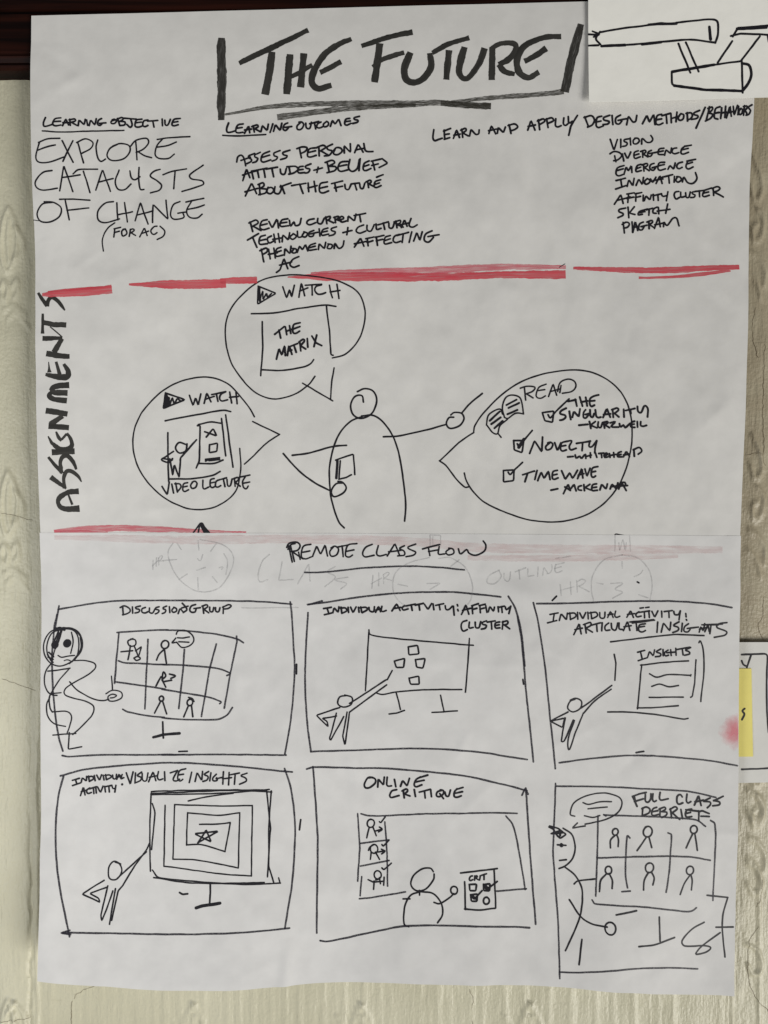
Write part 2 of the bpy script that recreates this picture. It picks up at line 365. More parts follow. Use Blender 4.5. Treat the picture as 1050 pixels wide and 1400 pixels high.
def h_card(x, y): return h_up(x, y) * .15 + .0195 + .0006 * np.sin(x / 70) + .0022 * np.clip((y - 40) / 110, 0, 1) ** 2 + .0018
card = sheet('sketch_card', [(804.5, -60), (804.5, 40), (805, 140.5)], [(1160, -60), (1160, 40), (1160, 131)], [(804.5, -60), (1160, -60)], [(805, 140.5), (920, 138.5), (1160, 131)], h_card, M['card'], .0003, plane=-.0245)
tag(card.o, 'white card with a thick marker line drawing of joined tubes, pinned over the sheet corner', 'card')
def h_note(x, y): return .0045 + .0003 * np.sin(x / 30) + .0002 * np.sin(y / 50)
side = sheet('notes_card', [(960, 878), (960, 1071)], [(1160, 878), (1160, 1068)], [(960, 878), (1160, 878)], [(960, 1071), (1160, 1068)], h_note, M['card2'], .0003, plane=-.0045)
tag(side.o, 'white card with a black outline on the wall, mostly hidden behind the lower sheet', 'card')
sticky = sheet('sticky_note', [(950, 914), (950, 1034)], [(1027.5, 914), (1029, 1034)], [(950, 914), (1027.5, 914)], [(950, 1034), (1029, 1034)], lambda x, y: h_note(x, y) + .0006 + .0006 * np.clip((y - 960) / 70, 0, 1), M['note'], .0002, plane=-.0052)
tag(sticky.o, 'yellow sticky note on the white card, cut off by the edge of the paper sheet', 'sticky note')

# ------------------------------------------------------------------ ink: ribbons lying on a sheet
FONT = {
'A': (.82, ['-0 1.1 .4 0 .68 1 / -.06 .74 .95 .5', '-.02 1.05 .42 -.02 .74 .96 / -.16 .66 .9 .5']), 'B': (.68, ['-.05 .0 .1 1.02 / -.04 .1 .4 -.06 .6 .14 .42 .4 .15 .5 / .15 .48 .6 .52 .64 .8 .35 1 .02 1.02']),
'C': (.66, ['.66 .06 .4 .04 .12 .4 .1 .8 .34 1 .7 .84', '.6 .0 .3 .12 .06 .5 .14 .92 .4 1 .66 .86']), 'D': (.74, ['-.08 .1 .14 1 / -.08 .12 .4 0 .74 .28 .56 .76 .05 1.06']),
'E': (.66, ['.74 -.04 .3 .1 .08 .4 .04 .88 .3 1 .68 .84 / -.06 .54 .56 .42', '-.7 -.02 .1 .1 / .12 .08 .04 .5 .06 .9 .3 .98 .66 .84 / -.06 .52 .54 .42']),
'F': (.66, ['-.74 -.06 .0 .1 / -.12 .08 .1 1.06 / -.06 .56 .6 .42']),
'G': (.84, ['.64 .04 .32 .08 .06 .46 .12 .88 .4 1 .62 .8 .6 .6 / -.34 .62 1.0 .46']), 'H': (.72, ['-.02 .04 .08 1.04 / -.62 -.06 .66 .96 / -.0 .6 .86 .4']),
'I': (.16, ['-.04 .02 .08 1']), '|': (.5, ['-.0 .14 .5 .02 / -.24 .1 .28 .96 / -.04 1.06 .54 .9']), 'J': (.66, ['-.0 .08 .78 -.02 / .46 .02 .46 .7 .3 1 .02 .84']), 'K': (.68, ['-.06 0 .08 1.04 / -.62 -.02 .06 .56 .74 .96']),
'L': (.58, ['.06 -.02 .02 .5 .06 .94 .3 1 .6 .86', '-.0 0 .06 .97 .62 .86']), 'M': (.9, ['-0 1.06 .2 .02 .4 .7 .74 -.04 .84 1', '-.02 1.02 .16 .1 .42 .76 .66 .04 .9 .96']), 'N': (.72, ['-.02 1.04 .1 .06 .5 .96 .64 -.04', '-.02 1.02 .12 .1 .46 .9 / .46 .9 .64 .92 .78 .5 .72 -.04']),
'O': (.68, ['.44 .06 .12 .24 .04 .66 .24 .98 .58 .84 .68 .44 .5 .1 .22 .1']), 'P': (.64, ['-.04 .06 .14 1.1 / -.06 .14 .36 -.06 .68 .14 .44 .48 .1 .6']),
'Q': (.74, ['.42 .02 .12 .18 .02 .62 .24 .98 .58 .86 .68 .42 .5 .06 .28 .05 / -.4 .66 .8 1.08']), 'R': (.74, ['-.06 .06 .1 1.02 / -.06 .14 .36 -.06 .66 .14 .44 .44 .12 .56 / -.22 .54 .84 .98']),
'S': (.62, ['.66 -.04 .24 .12 .12 .32 .5 .56 .5 .82 .24 .98 -.02 1.0', '-.66 .0 .14 .28 .54 .6 .44 .86 -.02 1.02']), 'T': (.76, ['-.0 .12 .88 -.06 / -.42 .04 .48 1.02']), 'U': (.64, ['.04 .04 .04 .7 .24 1 .5 .8 .62 .0']),
'V': (.62, ['-0 .04 .3 1.04 .68 -.06']), 'W': (.96, ['-0 .06 .18 1 .42 .34 .62 .96 .98 -.06', '.0 .06 .1 .94 .36 .8 .44 .36 / .44 .36 .5 .92 .8 .84 .98 -.06']), 'X': (.66, ['-.05 0 .68 1 / -.64 0 0 1.04']),
'Y': (.62, ['0 .02 .06 .44 .28 .54 .56 .36 / -.62 -.03 .52 .6 .3 1.24', '0 .04 .1 .46 .4 .48 / -.58 -.04 .46 1.1']), 'Z': (.68, ['-.05 .08 .62 .0 .02 .98 .74 .88']), '+': (.5, ['-.02 .6 .5 .5 / -.28 .32 .24 .84']),
':': (.2, ['-.1 .3 .12 .4 / -.08 .8 .1 .9']), '!': (.2, ['-.14 0 .08 .7 / -.06 .9 .08 1'])}
NS = [0]
class Ink:
    def __init__(s, sh, name, material='pen', parent=None, label=None, w=2.2):
        s.sh, s.name, s.m, s.w = sh, name, material, w; s.V, s.F, s.U = [], [], []
        s.parent = parent; s.label = label; s.n0 = 0; s.obj = None; INKS.append(s)
    def rib(s, P, wd, cap='round', jit=.22, close=False):
        P = np.asarray(P, float)
        if P.shape[1] == 2: P = np.column_stack([P, np.full(len(P), wd)])
        d = np.concatenate([[0], np.cumsum(np.hypot(*np.diff(P[:, :2], axis=0).T))]); keep = np.concatenate([[True], np.diff(d) > 1e-4]); P, d = P[keep], d[keep]
        if len(P) < 2: return
        P = P.copy(); P[:, 2] *= 1.13 if s.m in ('pen', 'frame', 'title', 'bracket') else 1
        n = max(3, int(d[-1] / 1.4) + 1); t = np.linspace(0, d[-1], n)
        x, y, wv = (np.interp(t, d, P[:, k]) for k in range(3))
        NS[0] += 1; sd = NS[0]
        if jit:
            x = x + jit * fbm(t / 13, t * 0 + sd * 3.7, sd, 2); y = y + jit * fbm(t / 13, t * 0 + sd * 5.1, sd + 50, 2)
        tx = np.gradient(x); ty = np.gradient(y); l = np.hypot(tx, ty) + 1e-9; tx /= l; ty /= l
        wv = wv * (1 + .10 * fbm(t / 9, t * 0 + sd * 1.3, sd + 90, 2))
        if cap == 'round':
            r0, r1 = wv[0] / 2, wv[-1] / 2
            fr = np.array([1, .85, .55, .2]); sc_ = np.sqrt(np.maximum(0, 1 - fr ** 2)); sc_[0] = .12
            x = np.concatenate([x[0] - tx[0] * r0 * fr, x, x[-1] + tx[-1] * r1 * fr[::-1]]); y = np.concatenate([y[0] - ty[0] * r0 * fr, y, y[-1] + ty[-1] * r1 * fr[::-1]])
            t = np.concatenate([t[0] - r0 * fr, t, t[-1] + r1 * fr[::-1]]); wv = np.concatenate([wv[0] * sc_, wv, wv[-1] * sc_[::-1]])
            tx = np.concatenate([[tx[0]] * 4, tx, [tx[-1]] * 4]); ty = np.concatenate([[ty[0]] * 4, ty, [ty[-1]] * 4])
        ew = .22 if cap != 'round' and wv.max() > 6 else 0            # ragged sides of a broad marker
        nx, ny = -ty, tx; off = .00008 + (sd % 60) * .0000012
        ks = (-1, 0, 1) if wv.max() > 5 else (-1, 1)
        cols = []
        for k in ks:
            e = ew * k * fbm(t / 2.2, t * 0 + sd + k * 7.0, sd + 11, 2) if ew and k else 0
            a = x + nx * (k * wv / 2 + e); b = y + ny * (k * wv / 2 + e)
            X, Z = xz(a, b, s.sh.plane); cols.append((np.stack([X, -s.sh.hf(a, b) - off - s.sh.off, Z], -1), np.stack([t + sd * 37.3, k * wv / 2 + sd * 11.7], -1)))
        m_ = len(t); nk = len(ks); base = s.n0
        for c, u in cols: s.V.append(c); s.U.append(u)
        for j in range(nk - 1):
            i = np.arange(m_ - 1); a = base + j * m_
            s.F.append(np.stack([a + i, a + i + 1, a + m_ + i + 1, a + m_ + i], -1))
        s.n0 += m_ * nk
    def s_(s, R, spec, wd=None, cap='round', jit=.22, kw=False):
        """strokes in sheet pixels seen through region R=(x0,y0,scale); leading '-' = straight pieces; kw: triples with width"""
        x0, y0, k = R; wd = wd or s.w
        for st_ in spec.split('/'):
            st_ = st_.strip()
            if not st_: continue
            straight = st_[0] == '-'
            if straight: st_ = st_[1:]
            a = np.array([float(v) for v in st_.split()])
            P = a.reshape(-1, 3 if kw else 2).copy(); P[:, 0] = x0 + P[:, 0] / k; P[:, 1] = y0 + P[:, 1] / k
            if kw: P[:, 2] /= k
            if straight:
                if len(P) > 2:                                # soften the pen's turns a little
                    Q = [P[0]]
                    for i in range(1, len(P) - 1):
                        for q in (P[i - 1], P[i + 1]):
                            L = np.hypot(*(q - P[i])[:2]) + 1e-6; f = min(.35, .9 / L); Q.append(P[i] + (q - P[i]) * f)
                    P = np.array(Q + [P[-1]])
            else: P = spline(P)
            s.rib(P, wd, cap, jit)
        return s
    def c(s, R, cx, cy, r, wd=None, rx=1.0):
        a0 = random.uniform(-2.2, -1.2); a = a0 + np.linspace(0, 6.7, 14); k = 1 + .07 * np.sin(a * 2 + a0)
        return s.s_(R, ' '.join(f'{cx+rx*r*k_*math.cos(t):.2f} {cy+r*k_*math.sin(t):.2f}' for t, k_ in zip(a, k)), wd)
    def dot(s, R, cx, cy, r):
        for k in (.85, .5, .15): s.c(R, cx, cy, r * k, r * .7 / R[2])
        return s
    def t(s, R, text, x0, y0, x1, y1, h, wd=None):
        ox, oy, k = R; wd = wd or s.w; rr = random.Random(text + str(x0))
        nat = sum(FONT[c_][0] for c_ in text) + .27 * (len(text) - 1)
        L = math.hypot(x1 - x0, y1 - y0); ux, uy = (x1 - x0) / L, (y1 - y0) / L; sx = L / nat; cur = 0
        for ch in text:
            wch, spec = FONT[ch]; spec = rr.choice(spec); sl = rr.uniform(-.04, .14); vj = rr.uniform(-.07, .07); hs = rr.uniform(.84, 1.06)
            if cur == 0: hs *= 1.1; vj += .06
            for st_ in spec.split('/'):
                st_ = st_.strip(); straight = st_[0] == '-'
                a = np.array([float(v) for v in (st_[1:] if straight else st_).split()]).reshape(-1, 2)
                a = a + np.array([[rr.uniform(-.06, .06), rr.uniform(-.06, .06)] for _ in a])
                lx = (cur + a[:, 0]) * sx + (1 - a[:, 1]) * h * sl; ly = (a[:, 1] - 1) * h * hs * .95 + vj * h
                gx_ = x0 + ux * lx; gy_ = y0 + uy * lx + ly
                P = np.stack([ox + gx_ / k, oy + gy_ / k], -1)
                if straight and len(P) > 2:
                    Q = [P[0]]
                    for i in range(1, len(P) - 1):
                        for q in (P[i - 1], P[i + 1]):
                            LL = np.hypot(*(q - P[i])) + 1e-6; f = min(.35, .9 / LL); Q.append(P[i] + (q - P[i]) * f)
                    P = np.array(Q + [P[-1]])
                elif not straight: P = spline(P, 1.0)
                s.rib(P, wd * rr.uniform(.84, 1.02), 'round', .12)
            cur += wch + .27
        return s
    def build(s):
        par = s.parent.obj if isinstance(s.parent, Ink) else s.sh.o
        s.obj = make(s.name, np.vstack(s.V), np.vstack(s.F), M[s.m], par, np.vstack(s.U))
        if s.label: s.obj['label'] = s.label
INKS = []
U, Lw = upper, lower
def I(sh, name, material='pen', parent=None, w=2.2, label=None): return Ink(sh, name, material, parent, label, w)

# ---- upper sheet: title
Q1 = (55, 150, 5.25); Q2 = (300, 145, 5.25); Q3 = (580, 140, 4.375); Q4 = (790, 130, 4.2); Q5 = (755, 530, 7.5); Q6 = (700, 590, 5.526); Q7 = (380, 730, 3.5); Q8 = (150, 815, 5.833)
P1 = (430, 820, 3.6207); P2 = (740, 825, 3.8889); P3 = (90, 1050, 4.0385); P4 = (490, 1055, 6.5625); P5 = (860, 1075, 7.5); P6 = (210, 530, 7.5); P7 = (340, 380, 7.5)
RA = (40, 140, 3.5); RB = (280, 0, 3.5); RC = (560, 0, 3.5); RD = (290, 140, 3.18182); RE = (570, 130, 4.375); RF = (790, 130, 4.03846)
RG = (40, 350, 3.5); RH = (290, 350, 3.5); RI = (40, 530, 3.5); RJ = (290, 530, 3.5); RK = (780, 340, 3.88889); RM = (560, 490, 4.375); RN = (740, 490, 4.375)
PX = (0, 0, 1)
ti = I(U, 'title_lettering', 'title')
ti.s_(RB, '165 304 20 200 287 22 330 228 24 495 148 22 / -322 250 32 311 340 33 288 452 30 / -408 262 30 392 450 31 / -475 258 30 458 418 30 / 412 368 20 460 345 20 515 312 16', cap='butt', kw=True)
ti.s_(RB, '702 190 18 640 217 24 570 268 28 522 345 30 513 395 30 545 424 28 607 408 22 / 552 348 24 600 326 22 653 298 22', cap='butt', kw=True)
ti.s_(RB, '750 225 18 850 192 22 930 170 22 995 158 26 / -838 212 30 826 300 30 812 395 30 / 802 322 14 850 288 20 955 255 20', cap='butt', kw=True)
ti.s_(RB, '985 255 28 955 330 30 965 380 28 1005 395 26 1050 372 30 1083 320 30 1076 258 26', cap='butt', kw=True)
ti.s_(RC, '108 258 18 180 218 22 285 185 20 / -188 243 28 175 382 28 / 262 228 28 236 335 30 250 372 24 280 374 24 330 310 28 358 235 26', cap='butt', kw=True)
ti.s_(RC, '-395 232 28 393 385 28 / 385 242 18 430 215 22 500 215 24 505 250 26 470 290 26 425 312 24 / 425 312 24 455 345 24 502 358 20', cap='butt', kw=True)
ti.s_(RC, '724 180 22 640 185 24 550 225 26 513 290 30 525 350 28 570 374 26 618 348 24 / 548 297 22 600 272 24 653 235 26', cap='butt', kw=True)
br = I(U, 'title_bracket', 'bracket')
br.s_(RB, '-82 185 28 80 230 40 82 370 40 78 500 36 78 572 26', cap='butt', kw=True)
br = I(U, 'title_bracket', 'bracket')
br.s_(RC, '-818 120 26 800 190 36 770 300 40 742 442 38', cap='butt', kw=True)
tu = I(U, 'title_underline', 'dry')
tu.s_(RB, '95 546 10 200 526 15 320 507 22 500 497 24 800 493 28 1000 494 30 1130 490 26 1250 500 26 1370 507 30', cap='butt', kw=True)
tu.s_(RB, '345 558 30 450 545 28 600 526 26 800 510 22 1010 500 18', cap='butt', kw=True)
tu.s_(RC, '738 440 26 640 452 22 500 462 22 350 472 20 200 486 14', cap='butt', kw=True)
tu.s_(RC, '390 508 32 300 505 28 150 492 26', cap='butt', kw=True)

# ---- learning objective
o = I(U, 'heading_lettering', w=2.3); o.s_(Q1, '55 75 42 110 45 138 70 136 105 122 / 160 72 120 82 106 120 125 132 160 124 / -110 103 158 98 / -172 128 196 76 214 122 / -176 108 220 104 / -222 80 226 124 / 216 84 255 76 262 90 230 102 / -236 102 272 124 / -280 124 286 82 322 118 330 78 / -340 82 346 120 / -356 122 368 80 398 118 408 72 / 446 72 424 84 418 112 436 120 452 104 / -430 104 475 100')
o.s_(Q1, '540 78 515 88 514 104 538 104 552 86 535 74 520 80 / -560 70 575 118 / 556 74 590 62 598 74 574 90 / 574 90 612 92 610 112 580 118 / -602 66 690 70 / 650 70 662 112 648 130 625 110 / 730 68 692 78 682 118 705 126 738 114 / -684 98 725 90 / 772 74 742 82 735 114 752 122 772 112 / -770 82 842 76 / -808 80 816 122 / -872 64 876 112 / 892 72 895 106 912 108 932 66 / 1004 58 958 66 942 104 956 112 988 104 / -946 88 985 82')
I(U, 'heading_underline', w=1.9).s_(RA, '75 150 150 152 300 142 455 136')
o = I(U, 'objective_lettering', w=2.0)
o.s_(RA, '155 182 100 188 58 206 / 62 205 45 270 58 298 110 296 178 268 / 52 243 90 228 135 214 / -166 193 215 292 / -214 190 168 290')
o.s_(RA, '-237 196 262 292 / 232 198 272 178 306 194 296 224 252 250 / 330 182 322 215 330 268 345 284 366 272 / 422 204 388 222 374 258 398 280 450 272 480 240 478 208 440 198 402 210')
o.s_(RA, '-510 190 516 275 / 486 210 512 182 560 172 570 194 546 224 512 240 / 525 238 552 255 586 265 / 612 176 690 165 766 160 / 640 172 612 205 602 248 620 268 665 268 694 246 / 614 214 660 206 702 188')
o.s_(RA, '118 335 78 346 42 386 46 416 78 430 142 418 / -152 430 172 308 212 430 / -165 366 246 350 / 214 346 240 326 328 321 / -262 333 290 432 / -318 420 352 323 388 425 / -330 382 402 365 / 430 325 412 378 424 414 458 416 486 390')
o.s_(RA, '482 328 488 360 505 370 530 356 / 526 312 524 370 530 414 548 415 / 626 320 595 330 578 352 612 376 634 396 622 420 580 432 / 640 346 690 330 752 318 / -698 330 692 415 / 832 298 768 346 776 366 828 376 834 392 792 410 732 428')
o.s_(RA, '118 486 72 496 48 540 62 575 106 578 150 550 158 510 126 486 82 484 / -152 470 215 466 290 468 / -178 472 195 565 / -185 520 285 506 / 402 474 362 482 328 520 330 562 365 575 430 556 / -418 480 422 560 / -455 478 468 570 / -425 536 492 522')
o.s_(RA, '-505 565 532 478 568 582 / -518 538 592 520 / -590 575 592 488 664 560 655 470 / 722 476 690 492 676 538 694 560 740 552 736 530 / -712 532 752 525 / -750 478 835 460 / 778 474 754 518 766 550 802 555 828 536 / 758 513 800 506 838 492')
o = I(U, 'note_lettering', w=2.2); o.s_(RA, '408 575 375 602 350 655 355 712 / 626 592 648 615 640 640 612 655', 1.8).t(RA, 'FOR', 402, 640, 505, 636, 38).t(RA, 'AC', 528, 638, 610, 630, 38)
I(U, 'stray_mark', w=1.0).s_(RA, '-28 570 52 573')

# ---- learning outcomes
o = I(U, 'heading_lettering', w=2.5); o.s_(Q2, '64 116 50 155 55 182 80 182 110 172 / 168 122 128 132 114 176 132 186 166 182 / -116 154 160 148 / -178 190 208 136 216 186 / -180 166 228 160 / -240 138 250 182 / 230 142 268 130 276 144 246 158 / -252 158 290 180 / -296 178 306 132 342 172 350 126 / -382 122 362 184 / -386 178 400 128 434 172 446 118 / 488 116 464 128 456 160 474 170 494 150 / -468 148 518 142')
o.s_(Q2, '582 112 556 138 560 164 588 160 604 130 590 110 570 112 / 618 118 622 152 646 156 660 112 / -648 122 712 108 / -682 116 690 160 / 728 112 704 124 698 148 718 154 738 146 / 762 110 744 128 752 146 776 138 782 116 768 106 / -796 142 812 96 830 126 856 88 872 136 / 934 84 906 90 898 122 912 132 944 120 / -902 108 940 102 / 1004 70 968 80 968 92 996 98 990 112 958 120')
I(U, 'heading_underline', w=2.2).s_(RD, '45 140 120 142 232 137')
R1 = (310, 190, 4.375); R2 = (330, 285, 3.75); R3 = (825, 175, 5.676); R4 = (50, 395, 8.743); R5 = (50, 545, 8.743)
o = I(U, 'outcome_lettering', w=2.45)
o.s_(R1, '58 135 64 105 86 92 102 112 112 158 / -85 126 140 108 / 165 85 130 98 130 110 148 122 142 135 120 145 / 200 78 167 94 170 108 186 115 176 134 155 141 / 255 72 215 92 205 128 220 138 262 125 / -212 110 255 95 / 318 68 282 84 286 100 304 106 296 122 272 132 / 378 65 336 80 340 94 362 98 354 112 322 122')
o.s_(R1, '420 56 450 44 480 48 470 70 440 86 / -435 55 445 110 / 537 50 492 56 482 98 500 106 535 95 / -488 78 530 68 / -550 45 553 98 / 540 46 575 34 592 46 560 68 / -562 68 606 92 / 632 28 598 46 608 62 630 68 614 94 585 99 / 647 58 638 84 662 92 690 72 682 52 655 48 640 64 / -702 80 702 35 740 76 738 25 / -765 76 785 25 815 72 / -770 60 818 50 / 820 22 828 62 845 70 874 68')
o.s_(R1, '-96 250 118 178 138 232 / -95 216 182 190 / -148 194 160 240 / -184 188 192 232 / -150 192 240 175 / -222 184 230 230 / -236 180 302 168 / -270 175 280 226 / 320 180 324 205 344 210 356 176 / -372 165 378 206 / 360 166 410 162 426 180 402 200 372 209 / 456 160 432 166 428 200 466 198 / -430 182 456 178 / 502 146 470 160 475 172 498 178 486 198 468 201 / -520 184 572 170 / -547 165 540 196')
o.s_(R1, '-600 135 612 195 / 588 137 630 124 646 138 610 160 / 610 160 652 164 646 186 600 198 / 722 130 680 138 665 175 682 192 726 180 / -675 160 716 150 / 737 118 728 168 750 190 782 168 794 118 / -797 112 790 182 / 852 125 822 140 815 176 830 183 862 170 / -818 158 850 148 / -865 126 922 112 / -872 128 886 180 / -868 152 906 142 / -930 110 962 138 912 165')
o.s_(R1, '-112 342 150 265 178 328 / -110 318 186 298 / -195 270 200 335 / 188 274 218 262 224 280 200 298 / 200 298 240 304 232 326 192 336 / 248 290 238 318 262 330 281 308 268 290 246 294 / 290 285 285 320 310 328 326 300 322 278 / -318 286 384 262 / -330 282 346 326 / -388 277 472 262 / -435 268 456 323 / -485 260 490 312 / -522 250 531 311 / -485 290 540 275 / 602 252 560 264 555 308 575 319 608 308 / -555 290 602 280')
o.s_(R1, '-626 264 692 248 / -645 262 655 309 / -645 290 692 280 / 705 270 710 295 728 299 743 268 / -745 266 792 258 / -765 262 776 299 / 795 262 800 288 815 291 826 258 / -842 245 848 283 / 833 250 858 240 864 252 845 263 / -850 262 882 279 / 920 240 888 250 882 280 896 286 922 275 / -885 266 914 258 / -898 224 936 208')
o = I(U, 'outcome_lettering', w=2.4)
o.s_(R2, '-45 70 58 118 / 38 74 75 60 86 75 58 92 / -60 92 100 112 / 132 58 105 66 95 96 112 108 142 100 / -98 86 132 78 / -142 68 158 100 180 58 / -186 62 190 98 / 237 52 206 60 200 90 242 88 / -202 75 234 70 / 246 60 252 90 270 68 276 87 298 80 306 50 / 372 50 345 56 335 72 350 81 380 70 / 392 48 390 70 408 76 424 48 / -432 40 438 76 / 428 46 456 38 452 52 438 58 / -442 58 472 71 / -478 40 482 71 / 474 44 499 37 494 50 482 55 / -485 55 514 65')
o.s_(R2, '503 56 526 49 516 38 502 50 514 68 538 62 / -546 63 548 35 580 61 588 25 / -578 33 637 20 / -605 28 612 63 / -30 161 87 128 / -58 150 78 196 / 122 135 96 145 92 180 132 178 / -94 162 124 155 / 152 138 132 150 140 173 162 165 / -166 130 172 171 / -188 128 195 169 / -160 156 208 148 / -208 166 212 132 240 159 246 122 / 264 128 248 144 262 156 281 140 264 127 / 286 115 290 145 310 143 / 322 120 310 138 328 144 339 126 320 118')
o.s_(R2, '370 110 346 121 346 141 366 141 373 126 / -355 129 392 120 / -398 102 402 139 / 442 98 416 108 412 135 447 130 / -414 120 440 114 / 487 92 460 102 464 112 482 118 474 132 450 139 / -520 121 567 110 / -546 95 540 133 / 627 80 598 92 588 112 606 123 637 112 / 645 82 645 106 664 112 681 78 / 690 75 694 103 716 98 / -700 79 754 65 / -728 70 735 103 / 756 72 758 94 775 96 786 65 / -792 62 798 96 / 783 66 816 58 814 72 795 80 / -800 80 830 93 / -822 94 836 55 850 89 / -818 81 862 72 / 870 50 860 84 880 93 902 82')
o.s_(R2, '-100 205 112 268 / 93 213 126 200 130 218 105 233 / -138 205 145 253 / -165 200 172 249 / -136 231 182 222 / 202 195 178 205 175 240 212 235 / -178 220 202 212 / -218 236 222 200 248 229 253 190 / 268 204 258 222 278 224 281 206 262 202 / -286 223 298 190 312 211 329 182 340 216 / 380 178 350 188 345 212 384 208 / -348 200 378 192 / -395 209 398 178 425 206 432 172 / 448 181 440 202 460 204 466 185 444 180 / 475 203 480 178 500 203 520 192 526 164')
o.s_(R2, '-580 196 612 148 628 191 / -580 179 642 165 / -638 153 680 142 / -645 150 650 189 / -645 171 674 162 / -688 143 730 135 / -692 145 698 186 / -692 163 724 155 / 764 135 738 145 735 178 770 172 / -738 160 764 152 / 810 130 786 139 778 162 792 173 817 165 / -800 136 857 120 / -831 128 824 172 / -874 118 860 171 / -884 164 900 120 916 162 928 118 / 978 112 946 127 938 158 960 169 986 145 / -958 141 1014 132 / -178 323 196 310 216 252 236 306 / -194 286 257 270 / 294 245 262 258 248 284 266 299 294 290')
o = I(U, 'outcome_lettering', w=2.5)
o.s_(Q3, '58 158 52 205 62 224 85 216 108 208 / -120 160 124 214 / -118 166 158 152 / -122 186 150 182 / -122 214 154 204 / -176 208 196 158 212 204 / -178 190 216 184 / -226 156 232 204 / 220 162 248 150 252 164 230 178 / -234 178 266 196 / -272 196 280 156 310 190 328 186 330 162 / -388 184 402 138 428 186 / -386 168 432 158 / -438 182 442 148 474 180 486 146 / -508 134 520 184 / 502 138 540 128 560 146 540 162 518 168 / -620 164 638 110 662 164 / -622 144 664 136')
o.s_(Q3, '-682 106 690 162 / 678 112 712 100 720 114 688 134 / -732 98 740 148 / 728 102 764 92 774 108 740 126 / 788 98 786 138 800 146 820 138 / 836 92 834 128 848 136 862 124 / 862 84 866 122 888 112 / -918 76 878 140 866 194')
o.s_(Q4, '-42 122 62 178 / 38 126 80 116 98 140 84 168 58 180 / 140 118 112 128 108 172 122 182 150 172 / -112 150 136 144 / 186 112 150 126 154 138 184 146 176 160 148 164 / -200 114 206 164 / 248 110 222 126 222 154 242 160 256 144 / -236 140 282 132 / -284 164 294 116 322 152 338 146 342 112')
o.s_(Q4, '-376 158 400 110 416 150 440 104 448 162 / 486 104 460 114 454 156 472 164 494 154 / -458 136 486 130 / -488 112 536 100 / -512 106 516 156 / -538 102 542 152 / -572 94 568 148 / -540 130 586 118 / 594 104 580 124 588 140 608 132 612 108 596 102 / -632 98 634 144 / 626 102 654 98 662 114 650 132 634 138 / 702 86 670 100 672 110 694 116 688 130 656 136 / -734 68 684 184')
o.s_(Q4, '-758 66 742 142 / 750 74 776 66 774 84 752 100 / 752 100 778 108 766 130 738 144 / 818 66 792 78 786 126 806 134 / -790 102 812 98 / -828 72 822 132 / -850 64 846 126 / -824 102 852 94 / -856 128 874 62 884 120 / -860 102 886 94 / -892 64 900 114 918 60 / -924 64 922 112 / 938 76 926 94 932 112 946 102 946 80 934 78 / -958 62 954 114 / 952 66 974 62 968 80 956 86 968 96 974 112 / 1000 56 980 70 994 88 984 110 968 114')
o = I(U, 'method_list', w=2.6)
o.w = 2.35
o.s_(R3, '-58 80 90 162 116 80 / -140 78 142 141 / 202 75 168 82 170 97 193 106 184 128 158 133 / -215 70 218 123 / 256 70 238 85 240 112 266 113 286 90 272 70 250 71 / 304 116 308 72 340 102 374 100 389 75 374 50 / 58 190 90 172 132 180 151 205 120 236 88 243 / -95 205 105 251 / -155 190 165 246 / -174 185 195 231 219 178 / 277 168 246 182 250 226 292 215 / -248 203 282 192 / -310 170 312 219 / 296 173 330 164 337 180 312 195 / -318 195 352 216')
o.s_(R3, '380 165 355 178 352 205 372 213 386 195 / -364 191 427 178 / 477 148 440 155 432 194 472 198 / -434 179 470 170 / -482 203 492 160 530 191 536 148 / 577 145 550 152 540 180 560 193 592 182 / -692 122 640 133 / 645 130 618 150 610 184 630 193 670 178 / -614 161 667 148 / 167 282 116 300 105 348 125 363 160 352 / -107 323 162 308 / -167 351 185 290 200 326 226 280 229 336 / 300 275 270 285 262 328 302 322 / -265 306 297 295 / -318 275 322 326 / 306 279 346 268 350 285 322 300 / -328 300 364 323')
o.s_(R3, '402 265 375 275 368 305 395 319 413 300 / -389 299 434 285 / 482 258 440 263 432 305 448 319 490 308 / -434 286 480 275 / -511 311 525 280 555 311 566 262 / 622 255 590 265 578 290 595 306 622 295 / -727 232 660 246 / 664 244 650 288 670 306 707 290 / -654 269 702 255 / -103 401 177 380 / -140 392 148 451 / -100 469 182 440 / -191 446 205 392 235 441 246 380 / -261 436 282 385 310 431 319 375 / 347 385 328 404 335 426 358 421 373 400 350 382 / -375 387 392 416 418 372 / -419 421 448 358 465 419 / -399 396 472 385')
o.s_(R3, '-468 371 547 352 / -515 362 520 416 / -560 365 558 409 / 587 365 572 394 590 409 616 390 606 370 580 367 / 624 406 635 370 665 412 708 416 739 380 727 334 / -91 586 140 510 158 576 / -109 556 212 528 / -187 506 247 495 / -200 505 195 571 / -189 541 242 528 / -254 501 307 490 / -262 502 258 561 / -257 531 297 520 / -318 510 318 556 / -327 553 340 515 372 549 382 510 / -398 505 400 551 / -404 513 457 500 / -432 505 435 551 / 462 500 470 521 500 515 / -511 485 500 552')
o.s_(R3, '597 480 570 485 560 510 575 541 602 528 / 612 485 614 526 642 522 / 650 490 655 526 675 526 686 485 / 730 480 700 488 706 502 726 508 716 526 690 529 / -729 479 802 470 / -758 475 762 521 / -857 450 790 471 / 800 470 785 509 800 519 837 508 / -787 491 832 482 / -868 460 872 509 / 858 456 900 439 923 450 905 470 875 482 / 875 482 910 500 947 521')
